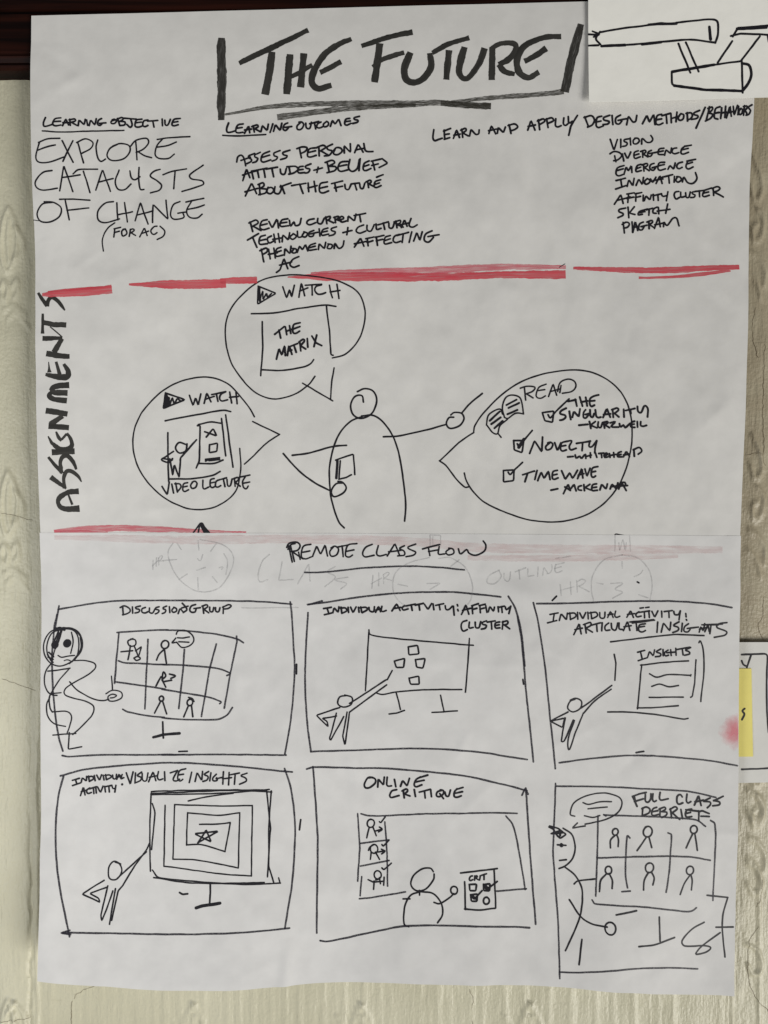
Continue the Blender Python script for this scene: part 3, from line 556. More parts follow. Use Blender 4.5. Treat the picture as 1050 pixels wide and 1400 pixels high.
o.s_(R3, '180 612 128 627 126 644 160 656 158 670 118 689 / -198 608 205 689 / -247 605 208 652 252 662 / 312 630 285 640 278 665 312 660 / -280 650 332 640 / -299 633 352 620 / -340 626 392 612 / -365 620 362 669 / 427 605 398 620 395 648 420 652 / -435 605 440 656 / -509 578 495 651 / -428 636 527 620 / -160 725 170 806 / 153 741 185 722 211 735 195 762 165 771 / -232 720 235 801 / -236 800 258 715 275 786 / -236 766 287 752 / 320 720 290 735 285 775 310 781 326 755 / -304 756 347 745 / -362 715 365 771 / 348 721 386 708 390 725 362 742 / -368 742 407 766 / -407 771 438 680 452 756 / -409 743 470 730 / 477 756 480 720 506 746 550 690 580 690 599 749')

# ---- red lines
I(U, 'red_marker_line', 'red').s_(RG, '70 190 14 120 186 30 180 182 34 290 172 38 398 160 40', cap='butt', kw=True).s_(RG, '95 175 8 180 165 12 300 155 14 396 150 12', cap='butt', kw=True)
o = I(U, 'red_marker_line', 'red')
o.s_(PX, '176.5 389 3 195 389 6 215 388.5 10 240 388 12.5 280 387 12.5 308 386 12 / 300 383 7 325 382 9 351 381.5 8.5', cap='butt', kw=True)
o = I(U, 'red_marker_line', 'red')
o.s_(PX, '393 378 1.5 420 378 7 450 378 11 520 377.5 12 600 377 11 660 375 10 720 374 11 775 373.5 12', cap='butt', kw=True)
o = I(U, 'red_marker_line', 'pink')
o.s_(PX, '425 374 4 470 371.5 6 560 369 9 640 365.5 10 700 363.5 8 775 363.5 5', cap='butt', kw=True)
o = I(U, 'red_marker_line', 'red')
o.s_(RK, '-20 96 14 60 98 18 200 104 26 400 110 32 560 108 34 750 98 30 910 90 26 / 368 150 13 460 149 13 600 142 18 760 124 20 862 112 10', cap='butt', kw=True)
I(U, 'stray_mark', w=1.0).s_((560, 350, 3.5), '-722 48 748 32')

# ---- assignments, written upwards
o = I(U, 'side_title_lettering', 'title')
o.s_(R4, '-38 58 28 90 140 36 150 218 44 / 150 222 40 160 150 40 200 112 42 265 150 42 310 205 34 350 264 14 / -98 308 22 100 400 28 99 548 34 / -100 412 54 230 438 54 372 440 56 / -185 462 12 330 590 14 / -102 606 58 200 606 48 330 600 30 / -330 605 40 235 770 56 / -145 785 64 280 808 60 415 816 46', cap='butt', kw=True)
o.s_(R4, '172 882 8 178 960 20 182 1010 44 / 136 1035 36 240 1055 62 350 1066 64 395 1050 60 400 990 54 348 906 34 / -258 880 26 300 1030 42 / 412 1158 66 300 1165 60 230 1190 50 195 1225 30 / 190 1235 40 250 1250 60 392 1250 66 / 200 1250 40 185 1290 54 240 1328 54 385 1344 60', cap='butt', kw=True)
o.s_(R5, '-145 150 64 395 192 58 / -335 212 48 205 318 60 / -178 335 58 410 352 58 / 172 455 14 220 540 38 300 600 46 390 606 48 440 560 46 425 480 40 385 418 28 / -385 425 24 325 492 26 / 262 398 16 290 465 38 325 506 28 / -213 645 60 470 630 58', cap='butt', kw=True)
o.s_(R5, '-172 700 28 240 790 36 330 892 32 / 320 892 38 308 770 38 335 700 46 390 690 44 450 760 40 490 848 22 / -195 940 58 280 1005 44 370 1075 24 / 352 1075 38 345 950 38 375 875 46 430 870 44 510 930 34 548 998 12 / 517 1110 62 400 1120 56 300 1180 50 275 1240 44 310 1300 50 390 1322 58 520 1314 64 / -385 1120 16 440 1268 26', cap='butt', kw=True)

# ---- speech bubble: film
b1 = I(U, 'speech_bubble', w=1.9)
b1.s_(RH, '575 485 640 465 700 400 730 310 726 235 690 165 600 118 480 96 360 88 240 110 140 180 76 265 58 370 85 500 150 600 220 660 300 682 390 660 460 612 490 572 / -430 606 575 690 / 565 680 570 610 582 532')
I(U, 'lettering', parent=b1, w=2.2).s_(P7, '-346 86 386 202 418 112 438 192 466 72 / -512 192 538 48 572 178 / -522 130 606 98 / -580 72 746 64 / -648 70 650 172 / 744 68 690 84 676 124 706 160 750 160 788 146 / -826 70 842 150 858 198 / -904 62 924 204 / -836 140 936 124')
I(U, 'lettering', parent=b1, w=2.5).s_(P7, '-264 574 362 494 / -306 530 324 610 / -372 494 388 576 / -416 484 428 562 / -380 540 436 520 / 524 454 462 472 448 520 456 560 484 562 520 540 / -452 520 522 492 / -280 830 308 716 334 790 366 690 372 790 / -392 790 410 684 440 778 / -398 748 440 734 / -430 694 500 668 / -462 686 484 758 / -520 648 532 742 / 512 652 556 624 568 644 528 690 / -530 690 580 722 / -598 618 604 704 / -644 590 690 660 746 688 / -694 580 666 698')
I(U, 'play_symbol', parent=b1, w=2.0).s_(RH, '-218 140 214 226 304 175 218 140 / -226 148 222 214 240 160 240 206 258 172 262 196 282 176').s_(RH, '-222 150 226 210', 3.2)
I(U, 'screen_drawing', parent=b1, w=2.1).s_(RH, '183 271 300 268 420 248 540 232 592 238 / -545 232 560 350 568 470 578 472 / -237 310 240 440 230 570 / 235 543 330 545 430 530 470 512 485 493')
# ---- speech bubble: lecture
b2 = I(U, 'speech_bubble', w=1.9)
b2.s_(RI, '1073 138 1050 95 985 15 935 -28 860 -52 780 -48 690 -20 600 45 530 130 498 220 500 320 540 420 620 510 720 568 810 584 900 565 980 500 1006 400 1003 290')
b2.s_(RJ, '-190 160 320 222 / 320 222 250 270 190 330 150 365')
I(U, 'lettering', parent=b2, w=2.3).s_(P6, '-360 74 396 182 420 98 448 178 474 62 / -508 156 536 48 580 140 / -516 118 612 84 / -586 66 730 36 / -634 60 650 136 / 730 38 680 62 666 104 690 130 750 118 / -770 40 790 152 / -836 40 846 160 / -770 96 860 84')
I(U, 'lettering', parent=b2, w=2.2).s_(P6, '-78 1012 132 1100 150 968 / -176 990 196 1082 / -216 980 234 1070 / 208 984 256 986 270 1020 236 1066 / 340 976 298 988 288 1050 310 1066 348 1048 / -290 1020 336 1010 / 398 962 370 1000 384 1032 420 1024 434 980 410 958 384 970 / 494 948 496 1020 510 1040 556 1020 / 612 932 574 944 570 1008 592 1026 624 1012 / -572 978 616 968 / 668 944 634 960 626 1010 650 1020 680 1004 / -662 946 738 924 / -706 938 722 1016 / 744 942 752 1006 778 1006 796 936 / -818 928 828 1012 / 808 936 856 920 862 944 828 972 / -830 972 880 1012 / -870 920 980 896 / 930 912 904 960 912 1020 940 1040 960 1010 / -912 980 978 966')
I(U, 'play_symbol', parent=b2, w=2.3).s_(RI, '-650 25 638 100 742 56 650 25 / -648 40 645 95 665 40 668 85 682 45 690 80 705 50 720 62').s_(RI, '-652 40 648 92 / -664 50 660 84', 4)
I(U, 'screen_drawing', parent=b2, w=2.2).s_(RI, '648 158 750 137 880 112 925 106 960 112 / -660 215 660 380 664 450 / 668 437 780 435 870 420 908 400 / -915 145 935 325 / -935 128 970 380 / -800 180 812 178 808 350 795 385 / 805 176 860 162 910 168 / 805 362 880 362 922 345')
I(U, 'poster_drawing', parent=b2, w=2.3).s_(RI, '-835 210 892 230 875 195 842 235 / -858 272 895 264 892 304 856 310 858 272 / -838 342 905 334 / -838 350 850 344 / -855 348 905 342')
I(U, 'figure_drawing', parent=b2, w=2.3).s_(RI, '745 270 712 262 696 288 714 312 744 302 750 268 / -718 348 720 335 795 248 / -720 340 712 430 690 368 682 420 668 340 / 686 304 645 332 628 345 662 358 682 340 / -640 340 680 345')
# ---- presenter in the middle
o = I(U, 'person_drawing', w=2.3)
o.s_(RJ, '724 66 716 36 682 40 662 85 675 128 715 145 765 120 788 60 770 14 730 2 695 16 / 715 137 660 160 610 215 578 290 560 380 562 490 580 580 605 645 630 672 / 715 133 770 131 820 165 865 230 895 320 915 440 927 560 922 640')
o.s_(RJ, '820 233 900 228 1050 194 1118 175 / 380 322 450 314 580 280 642 275 / 338 315 400 385 480 450 560 492 / 625 455 592 460 568 495 580 522 620 508 640 480 622 452 600 448')
o.s_(RM, '268 348 238 352 222 388 245 415 300 400 330 360 315 326 272 320 250 336 / 315 326 360 272 440 205', 2.2)
I(U, 'book_drawing', parent=o, w=2.2).s_(RJ, '-612 350 606 436 / -590 346 670 318 / -675 320 682 415 / -605 438 640 430 665 416').s_(RJ, '-598 348 593 432', 3.4)
# ---- speech bubble: reading
b3 = I(U, 'speech_bubble', w=2.0)
b3.s_(RM, '388 440 395 400 450 320 560 210 680 132 820 86 950 67 1050 71 1137 95 1217 145 1280 215 1322 310 1338 420 1327 555 1287 700 1217 820 1117 908 1007 958 887 979 737 970 600 930 450 860 380 790 345 735 332 685 / -388 440 300 500 182 612 / 182 612 220 640 290 730 335 770 355 768')
o = I(U, 'lettering', parent=b3, w=2.0)
o.s_(RM, '-692 170 700 246 / 668 175 705 163 755 168 742 192 700 210 / -705 208 745 232 / 822 150 778 172 764 222 790 235 820 220 / -768 190 815 182 / -838 225 865 148 886 216 / -848 196 905 180 / 912 158 905 202 / 892 195 906 142 952 120 990 133 1000 165 975 195 920 205')
o.s_(Q5, '-172 136 250 122 / -246 118 262 186 / -292 92 318 186 / -352 96 368 184 / -304 146 372 132 / 484 72 432 84 396 110 392 160 408 190 440 176 / -396 136 444 130 / 152 208 100 236 92 262 140 278 150 300 120 324 90 330 / -186 238 200 322 / -218 300 230 238 284 296 294 214 / 352 222 332 250 330 298 352 308 378 280 / -352 272 386 264 / 398 226 404 288 428 302 440 264 / 452 224 462 290 482 304 506 298 / -530 302 572 212 604 300', 2.6)
o.s_(Q5, '-538 272 608 266 / -628 218 636 300 / 622 224 676 206 692 228 650 262 / -650 262 694 296 / -744 220 748 298 / -764 232 858 210 / -812 226 818 262 / 884 192 890 240 922 254 958 182 992 216 988 298 / -392 346 406 414 / -452 344 402 382 468 410 / 484 350 480 396 506 408 524 356 / -538 354 546 410 / 530 356 576 346 580 362 550 380 / -550 382 596 408 / 604 358 658 348 616 396 690 402 / 700 366 710 402 742 380 758 408 808 366 / 856 342 826 352 818 400 858 406 / -822 378 852 372 / -884 346 886 402 / 918 346 916 384 940 394 976 384', 2.6)
o.s_(Q6, '-142 164 178 66 234 152 238 40 / 292 84 262 112 270 136 302 128 318 96 300 80 278 84 / -330 82 350 142 378 84 / 424 72 384 84 374 130 388 146 418 136 / -376 110 414 104 / 420 74 460 68 440 110 452 136 492 124 / -496 88 600 70 / -542 80 536 142 / 594 74 590 112 612 114 648 68 / -648 68 634 120 632 160', 2.5)
o.s_(Q6, '486 176 494 200 520 184 532 202 556 174 / -564 172 566 202 / -600 160 602 196 / -566 188 608 178 / -636 160 648 194 / -664 164 700 160 / -682 164 686 196 / 706 180 730 172 722 160 704 172 708 194 732 190 / -742 166 748 194 / -776 158 780 192 / -744 182 794 172 / 834 152 812 160 804 188 838 190 / -808 176 832 172 / -850 190 872 146 896 188 / -852 176 890 170 / -928 134 932 186 / 924 138 968 120 988 148 960 170', 2.5)
o.s_(Q6, '-88 326 178 298 / -126 314 106 378 / -198 292 180 362 / -204 370 228 304 250 356 284 298 296 362 / 352 294 318 304 312 352 328 362 356 350 / -316 330 350 322 / -384 296 412 362 446 308 466 356 502 292 / -504 356 536 276 544 350 / -510 328 552 318 / -560 282 574 340 598 276 / 656 264 616 276 608 330 622 346 640 334 / -610 306 640 300', 2.5)
o.s_(Q6, '-396 470 432 398 446 442 478 398 494 448 / -408 420 450 446 / 534 410 512 418 510 440 534 444 / -552 400 556 446 / -596 398 560 424 602 442 / 648 396 618 404 614 444 654 444 / -618 424 648 420 / -674 442 686 398 720 438 730 396 / -752 434 766 396 800 434 810 388 / -758 418 806 410 / -816 436 836 384 872 446 / -820 412 882 408 / 836 386 862 384 868 400', 2.5)
o.s_(RN, '-232 398 285 393 / -165 588 197 585 / -65 788 105 780', 2.6)
o = I(U, 'page_drawing', parent=b3, w=2.0); o.s_(RM, '572 350 560 290 580 232 620 215 668 235 688 330 / 572 350 592 356 640 325 688 330').s_(RM, '-585 275 645 242 / -597 294 660 262 / -592 330 650 305', 2.6)
o = I(U, 'page_drawing', parent=b3, w=2.0); o.s_(RM, '465 396 475 340 510 310 548 300 562 330 / 465 396 500 440 530 448 545 400 590 362 / -535 448 552 470').s_(RM, '-485 370 545 315 / -492 390 550 350 / -512 414 560 372', 2.8)
I(U, 'checkbox_drawing', parent=b3, w=2.3).s_(RM, '-800 322 870 312 862 380 815 372 802 322 / -835 335 846 358 880 315 960 240')
I(U, 'checkbox_drawing', parent=b3, w=2.4).s_(RM, '-628 490 690 490 678 562 632 545 628 490 / -650 510 660 532 692 485 740 428').s_(RM, '-660 530 690 482', 4)
I(U, 'checkbox_drawing', parent=b3, w=2.3).s_(RM, '-568 670 632 666 628 730 568 740 568 670 / -597 680 608 697 640 660 682 620')
# ---- bottom of the upper sheet
RO = (50, 700, 3.5); RP = (330, 700, 3.5); RR = (600, 700, 3.5); RQ = (790, 700, 4.03846)
o = I(U, 'red_marker_line', 'pink', label='pale pink marker line along the bottom of the sheet')
o.s_(RO, '90 92 14 170 84 22 250 80 28 420 78 30 600 84 26 720 89 20 850 94 12 1000 97 6', cap='butt', kw=True).s_(RO, '92 95 14 200 92 14 340 97 6', cap='butt', kw=True)
I(U, 'arrow_drawing', w=2.0).s_(RO, '-747 99 782 52 823 99 / -782 58 798 98 / -775 70 770 98 / -790 62 815 98').s_(RO, '-786 60 804 94', 5)
I(U, 'stray_mark', w=1.6).s_(RQ, '-210 132 215 122 240 127 272 133 / -292 132 298 132')

# ---- lower sheet: faint marks of the sheet beneath
o = I(Lw, 'show_through_line', 'ghostpink'); o.s_(PX, '76 734.5 6 150 736 9 250 738.5 11 400 737.5 12 560 741 12 650 749 12 750 751 12 880 752 12 990 752 10 / 640 763 7 760 764 9 880 762 8 930 761 5', cap='butt', kw=True)
o = I(Lw, 'show_through_clock', 'ghost', w=1.8)
o.s_(RO, '650 150 628 190 640 250 680 320 740 370 800 385 870 365 920 300 942 230 920 180 870 150 780 132 / -770 138 775 185 / -602 232 668 228 / -680 325 718 298 / -770 315 770 375 / -862 338 840 310 / -830 190 858 150 / -690 180 670 150 / 792 205 782 235 768 225 / -765 280 805 266 / 872 268 890 264 884 276 / 895 200 912 240 905 300').t(RO, 'HR', 552, 272, 604, 240, 36)
o = I(Lw, 'show_through_clock', 'ghost', w=1.8)
o.s_(RP, '900 220 805 245 740 290 725 360 745 420 800 462 / -890 345 955 343 905 372 / -750 350 795 358 / -905 112 955 112 955 165 905 165 905 112 / -918 120 918 158').s_(RR, '0 225 60 222 130 270 163 350 155 420 140 445 / -60 262 100 230').t(RP, 'HR', 622, 362, 715, 330, 56)
o = I(Lw, 'show_through_clock', 'ghost', w=1.9)
o.s_(RR, '885 208 800 230 745 300 735 370 745 430 / 885 208 960 222 1015 280 1030 360 1018 430 / 830 345 888 345 850 372 888 388 838 416 / -760 342 792 348 / -885 240 886 272 / 945 312 972 300 985 282 / -965 400 1010 415 / -850 112 850 190 / -920 118 925 190 / -868 150 872 190 888 130 900 188 905 150').t(RR, 'HR', 585, 398, 715, 388, 64)
I(Lw, 'show_through_lettering', 'ghost', w=1.9).s_(RP, '132 205 98 236 78 300 86 335 124 325 / -192 240 176 330 246 325 / -268 346 320 250 326 332 / 448 265 410 290 448 315 398 360 / 508 315 446 328 502 345 474 372')
I(Lw, 'show_through_underline', 'ghost', w=1.9).s_(RP, '-0 462 270 460')
I(Lw, 'show_through_lettering', 'ghost', w=1.9).s_(RR, '292 280 245 306 234 340 268 346 300 312 290 282 / -565 225 635 214').t(RR, 'UTLINE', 312, 332, 592, 292, 46)
# ---- heading
o = I(Lw, 'heading_lettering', w=2.1); o.s_(Q7, '40 66 52 46 88 42 104 58 92 80 62 86 / -48 60 66 136 / -58 58 76 134 / 44 76 58 54 80 48 / -66 88 118 122 / -96 90 104 124 / 154 52 118 62 110 112 130 122 158 112 / -114 90 150 84 / -164 110 182 60 202 100 224 54 236 108 / 266 62 246 88 254 110 280 102 288 74 270 60 252 70 / -280 66 336 54 / -306 60 310 112 / 376 48 332 58 322 106 340 114 356 104 / -326 86 362 78')
o.s_(Q7, '450 52 420 66 404 96 416 112 460 104 / 480 58 472 96 486 108 518 100 / -524 108 560 48 584 106 / -530 88 590 80 / 606 58 582 72 604 84 606 104 574 108 / 660 50 622 66 646 82 660 90 650 104 614 112 / -694 74 776 52 / -722 70 728 106 / -722 86 772 78 / 774 62 770 98 800 98 / 826 72 806 88 818 102 844 94 840 74 820 70 / 866 74 876 98 906 76 916 94 950 104 990 84 998 56 986 36')
I(Lw, 'heading_underline', 'frame', w=2.1).s_(RP, '302 292 400 290 600 270 780 262 950 268 1070 280')

# ---- storyboard panel: discussion
RS = (50, 840, 5.25); RT = (220, 840, 5.25)
p1 = I(Lw, 'storyboard_panel', 'frame', w=2.2)
p1.s_(PX, '80 833 122 826 159 822 221 821.5 350 823 398 827 / -81 828 75.5 862').s_(RS, '150 0 130 100 122 350 145 700 170 880 197 975 / 195 1005 240 1016 500 1010 1050 1018').s_(RT, '0 1019 400 1017 895 1021 / 925 -85 935 0 946 200 955 400 945 600 920 820 885 1015')
I(Lw, 'lettering', parent=p1, w=2.2).s_(Q8, '-98 92 102 152 / 78 94 112 80 152 100 158 124 130 144 96 152 / -176 88 178 138 / 240 82 200 92 206 104 232 110 226 130 196 138 / 278 92 252 104 252 132 276 140 300 128 / 312 98 312 132 336 138 356 104 / 388 88 362 96 362 110 386 116 376 138 356 146 / 446 84 418 96 420 108 440 114 432 136 410 144 / -468 88 470 136 / 506 96 488 116 496 134 522 126 524 104 504 94 / -536 144 552 102 580 136 / 580 136 608 110 572 62 / -566 98 618 84 / 678 72 644 84 628 116 644 136 672 130 680 106 / -664 104 714 98 / -734 84 740 142 / 728 86 768 74 772 92 742 110 / -744 110 780 140 / 788 94 790 126 812 130 822 96 / 836 98 838 128 862 130 872 98 / -900 88 898 146 / 892 94 940 74 964 84 940 104 908 108')
o = I(Lw, 'presenter_drawing', parent=p1, w=1.7)
o.s_(RS, '195 95 110 120 65 190 66 270 110 340 180 366 260 332 320 260 324 180 280 115 195 95 / 200 105 120 130 86 200 90 280 130 340 / 185 98 270 122 302 200 290 300 240 352 / 250 130 262 200 248 280 / 312 165 316 250 258 338 / 170 96 260 105 318 170 328 230')
o.s_(RS, '162 292 185 305 230 298 272 294 / 95 400 160 395 245 382 / 120 345 80 400 72 480 95 545 130 570 158 574 / 245 382 170 470 130 540 108 590 112 660 128 692 / 128 692 222 692 256 730 242 800 226 846 / 110 588 88 640 96 720 140 778 215 800')
o.s_(RS, '265 330 350 332 412 352 420 385 372 430 270 490 215 530 210 570 270 600 350 622 408 660 400 720 330 800 265 860 / 245 480 300 545 400 605 470 622 515 612 / 495 572 540 548 600 560 606 600 560 625 515 622 510 592 540 576 570 586 548 602 525 604 / -534 445 540 545 / -130 858 285 852 / -240 845 234 962 325 950 / -122 560 186 556')
o.s_(RS, '-182 112 160 190 140 240', 2.8); o.s_(RS, '-140 240 122 325 / -165 130 140 215 / 205 328 225 322 245 330', 1.4); o.s_(RS, '-135 106 170 96 200 112', 3); o.s_(RS, '-90 282 118 330 / -95 300 130 318 / -100 268 132 300 / -160 120 120 220', 2)
o.dot(RS, 138, 215, 22).dot(RS, 222, 208, 24)
I(Lw, 'screen_drawing', 'frame', p1, w=2.2).s_(RS, '570 134 700 126 860 118 935 118 / -584 135 568 300 556 498 / 580 338 620 352 780 362 920 370 / 562 488 800 525 915 545 / -790 185 782 400 770 685 / 612 685 650 706 800 735 910 748').s_(RT, '30 118 200 128 400 152 540 186 585 212 / 0 368 250 381 400 400 490 434 465 450 / 0 545 200 580 350 610 425 640 412 652 / -157 262 150 400 120 685 / -388 222 340 400 282 745 / -536 165 538 200 490 430 445 685 / 0 750 150 765 380 768 460 740 505 682')
I(Lw, 'stand_drawing', parent=p1, w=2.3).s_(RS, '-898 780 902 895').s_(RS, '-832 890 900 872 1015 866', 3.6)
I(Lw, 'figure_drawing', parent=p1, w=2.0).s_(RS, '682 180 646 198 660 234 700 226 700 190 668 182 / -665 230 648 330 / -598 275 680 268 / -690 232 720 312 746 236 700 270 / 690 322 715 310 737 325 708 338 690 322')
I(Lw, 'figure_drawing', parent=p1, w=2.2).c(RS, 912, 224, 28).s_(RS, '900 262 870 295 852 336 / -908 262 922 358')
I(Lw, 'figure_drawing', parent=p1, w=2.2).s_(RS, '892 480 900 420 918 450 895 472 / -885 455 850 520 / -895 480 918 530 / -900 492 960 482 / 945 438 988 450 955 468')
I(Lw, 'figure_drawing', parent=p1, w=2.2).c(RS, 888, 612, 17).s_(RS, '-882 632 840 715 / -896 628 925 722')
I(Lw, 'figure_drawing', parent=p1, w=2.2).c(RT, 200, 642, 22).s_(RT, '-190 662 155 745 / -210 662 220 745 / 190 606 215 615 228 635')
I(Lw, 'bubble_drawing', parent=p1, w=1.9).s_(RT, '100 150 112 127 165 122 215 155 225 200 190 236 140 246 105 212 / -110 175 150 178 195 170 / -118 205 190 209 / -105 208 65 216 97 178')
I(Lw, 'stray_mark', w=2.0).s_(RT, '-120 995 182 992')
I(Lw, 'stray_mark', w=2.2).s_(RT, '-968 370 968 438')
# ---- storyboard panel: affinity cluster
RU = (410, 840, 3.18182)
p2 = I(Lw, 'storyboard_panel', 'frame', w=2.3)
p2.s_(RP, '315 446 420 433 600 405 780 390 950 385 1050 388 1243 408 / -322 446 385 428').s_(RU, '34 -5 24 150 20 300 30 480 46 605 / 46 605 300 596 500 588 650 590 800 604 990 635').s_(RR, '335 405 370 470 395 580 410 735').s_(RU, '948 10 965 120 980 300 1000 480 1018 645')
o = I(Lw, 'lettering', parent=p2, w=2.4); o.s_(P1, '-44 46 82 40 / -62 46 70 72 / -48 78 84 68 / -90 68 96 42 116 66 120 38 / -130 40 134 68 / 126 44 152 44 158 58 134 70 / -166 40 168 66 / -178 40 190 68 206 38 / -216 40 220 64 / -228 38 234 64 / 224 42 254 40 262 52 236 66 / 270 40 274 58 292 62 296 38 / -302 64 316 34 326 62 / -304 54 328 48 / 334 36 330 56 338 62 356 56 / -384 58 408 22 424 56 / -392 46 428 40 / 446 32 434 42 440 54 464 48 / -452 34 500 24 / -478 28 484 54 / -500 30 540 20 / -518 26 522 54 / -546 26 562 52 580 22 / -588 24 592 52 / -600 30 640 22 / -618 28 622 52')
o.s_(P1, '648 32 652 50 668 50 684 34 / -688 34 692 78 / -708 26 710 32 / -710 50 712 56 / -728 74 752 26 764 72 / -734 54 776 44 / -780 32 812 22 / -782 34 784 70 / -782 50 804 44 / -816 30 846 24 / -820 32 822 66 / -820 48 842 42 / -850 32 854 64 / -862 62 870 34 888 60 892 38 / -910 38 912 62 / -916 38 942 34 / -928 38 930 64 / 946 38 950 52 972 36 / -974 34 964 70 / 754 104 732 112 726 136 736 156 756 148 / 768 112 766 140 786 138 / 796 112 798 138 814 140 824 110 / 852 106 832 114 834 124 852 128 846 142 826 146 / -856 112 896 106 / -876 110 878 146 / 918 110 896 116 896 140 918 140 / -898 128 916 124 / -934 108 930 146 / 930 112 956 106 956 120 934 126 / -942 126 966 144', 2.3)
I(Lw, 'screen_drawing', parent=p2, w=1.9).s_(RU, '300 70 306 90 350 100 500 114 755 135 / -300 70 285 335 / -738 105 720 338 / 332 344 360 350 420 338 550 328 705 326 / -420 342 437 415 / -388 437 420 432 455 420 / -612 352 627 422 / -575 427 685 420')
for q in ('-472 142 512 135 518 172 475 178 472 142', '-412 205 457 192 452 232 420 232 412 205', '-503 198 545 192 535 235 508 230 503 198', '-475 278 518 270 520 305 482 305 475 278'):
    I(Lw, 'note_drawing', parent=p2, w=2.2).s_(RU, q)
I(Lw, 'figure_drawing', parent=p2, w=2.0).s_(RU, '205 357 172 364 164 393 188 408 222 396 226 366 195 355 / -215 392 375 286 / -215 430 375 310 / -380 286 402 245 / -345 332 378 308 / -172 410 70 445 122 495 118 472 95 458 158 448 / -158 435 128 545 132 556 190 450 / -205 430 185 535 195 575 215 432')
I(Lw, 'stray_mark', w=2.2).s_(RU, '-970 282 972 302')
I(Lw, 'stray_mark', w=2.2).s_(RR, '-545 425 566 405')
I(Lw, 'stray_mark', w=2.2).s_(RR, '-958 338 966 342')
# ---- storyboard panel: articulate insights
RV = (720, 810, 3.18182)
p3 = I(Lw, 'storyboard_panel', 'frame', w=2.3)
p3.s_(RV, '45 50 200 48 450 42 650 42 800 52 900 68 / 30 45 50 120 80 330 105 560 128 772 / 145 745 300 725 450 715 600 720 800 742 930 764')
o = I(Lw, 'lettering', parent=p3, w=2.15); o.s_(P2, '-48 60 92 52 / -70 58 66 92 / -36 104 84 92 / -98 92 108 56 136 90 142 54 / -154 52 158 88 / 148 56 180 54 186 72 158 88 / -196 50 198 86 / -208 52 224 86 240 52 / -252 50 254 84 / -268 50 272 84 / 262 54 296 50 304 68 274 84 / 316 52 318 78 340 80 344 50 / -358 78 374 44 388 78 / -360 64 388 60 / 402 44 396 70 406 78 424 72 / -462 78 484 42 498 78 / -466 62 504 58 / 528 48 512 60 516 76 540 72 / -528 52 586 44 / -556 48 558 80 / -580 44 584 80 / -598 46 612 78 630 44 / -650 46 652 78 / -664 48 708 42 / -688 46 690 80 / 716 48 720 64 740 64 748 46 / -750 44 744 92 / -778 58 780 76 / -782 90 784 94')
o.s_(P2, '-176 168 206 108 216 164 / -182 142 222 134 / -236 112 242 160 / 228 116 266 104 268 120 240 134 / -244 136 276 156 / -270 118 320 106 / -298 112 302 152 / -328 106 326 148 / 364 108 344 124 346 146 370 144 / 378 110 382 138 402 144 412 108 / 420 108 420 138 440 142 / -442 148 466 98 478 146 / -446 128 486 122 / -492 108 612 94 / -512 108 516 148 / 562 112 530 120 526 148 544 156 562 148 / -528 130 558 126 / -630 104 624 158 / -648 158 660 108 694 152 700 106 / 742 104 712 122 738 132 738 148 710 160 / -760 110 756 154 / 792 112 772 128 770 152 790 156 802 142 / -786 138 846 130 / -850 158 858 128 872 152 880 112 / -852 142 896 132 / -880 156 896 118 904 154 / -872 118 952 118 / -912 120 908 166')
o.s_(RV, '880 135 845 140 836 156 880 175 872 190 825 200 / -455 132 560 122 / -500 72 515 70 / -525 70 540 68 / -770 145 860 140', 2.1)
I(Lw, 'underline_drawing', parent=p3, w=2.0).s_(RV, '370 218 470 206 650 188 780 192')
I(Lw, 'screen_drawing', parent=p3, w=2.0).s_(RV, '-385 272 392 310 388 385 / 500 320 600 308 712 302 / -505 318 487 510 / 487 506 550 506 668 499 / -745 298 740 400 730 460 722 463 / 758 222 764 213 776 250 780 350 768 482 / 540 358 570 372 620 362 722 366 / 550 412 585 402 625 415 668 410 / -538 460 690 462 / 358 524 450 525 560 535 690 558 712 555 / -722 368 724 362')
I(Lw, 'lettering', parent=p3, w=2.1).s_(P2, '-518 264 556 254 / -534 260 542 298 / -522 308 570 292 / -572 286 582 258 602 284 610 252 / 644 248 618 262 642 270 640 284 614 288 / -656 250 656 282 / 684 252 664 266 666 284 684 280 / -676 268 720 264 / -698 252 700 282 / -724 244 726 280 / -730 250 800 238 / -760 246 764 280 / 804 240 776 254 796 262 800 274 772 282')
I(Lw, 'figure_drawing', parent=p3, w=2.0).s_(RV, '212 466 190 476 180 505 204 522 236 506 241 476 216 462 192 470 / -240 506 375 408 / 372 425 300 475 250 528 / -182 522 104 562 158 590 168 548 / -104 562 160 550 / 170 548 152 650 165 648 205 558 / 210 560 182 640 188 688 215 610 250 528')
I(Lw, 'stray_mark', w=2.4).s_(RV, '-482 703 515 698')
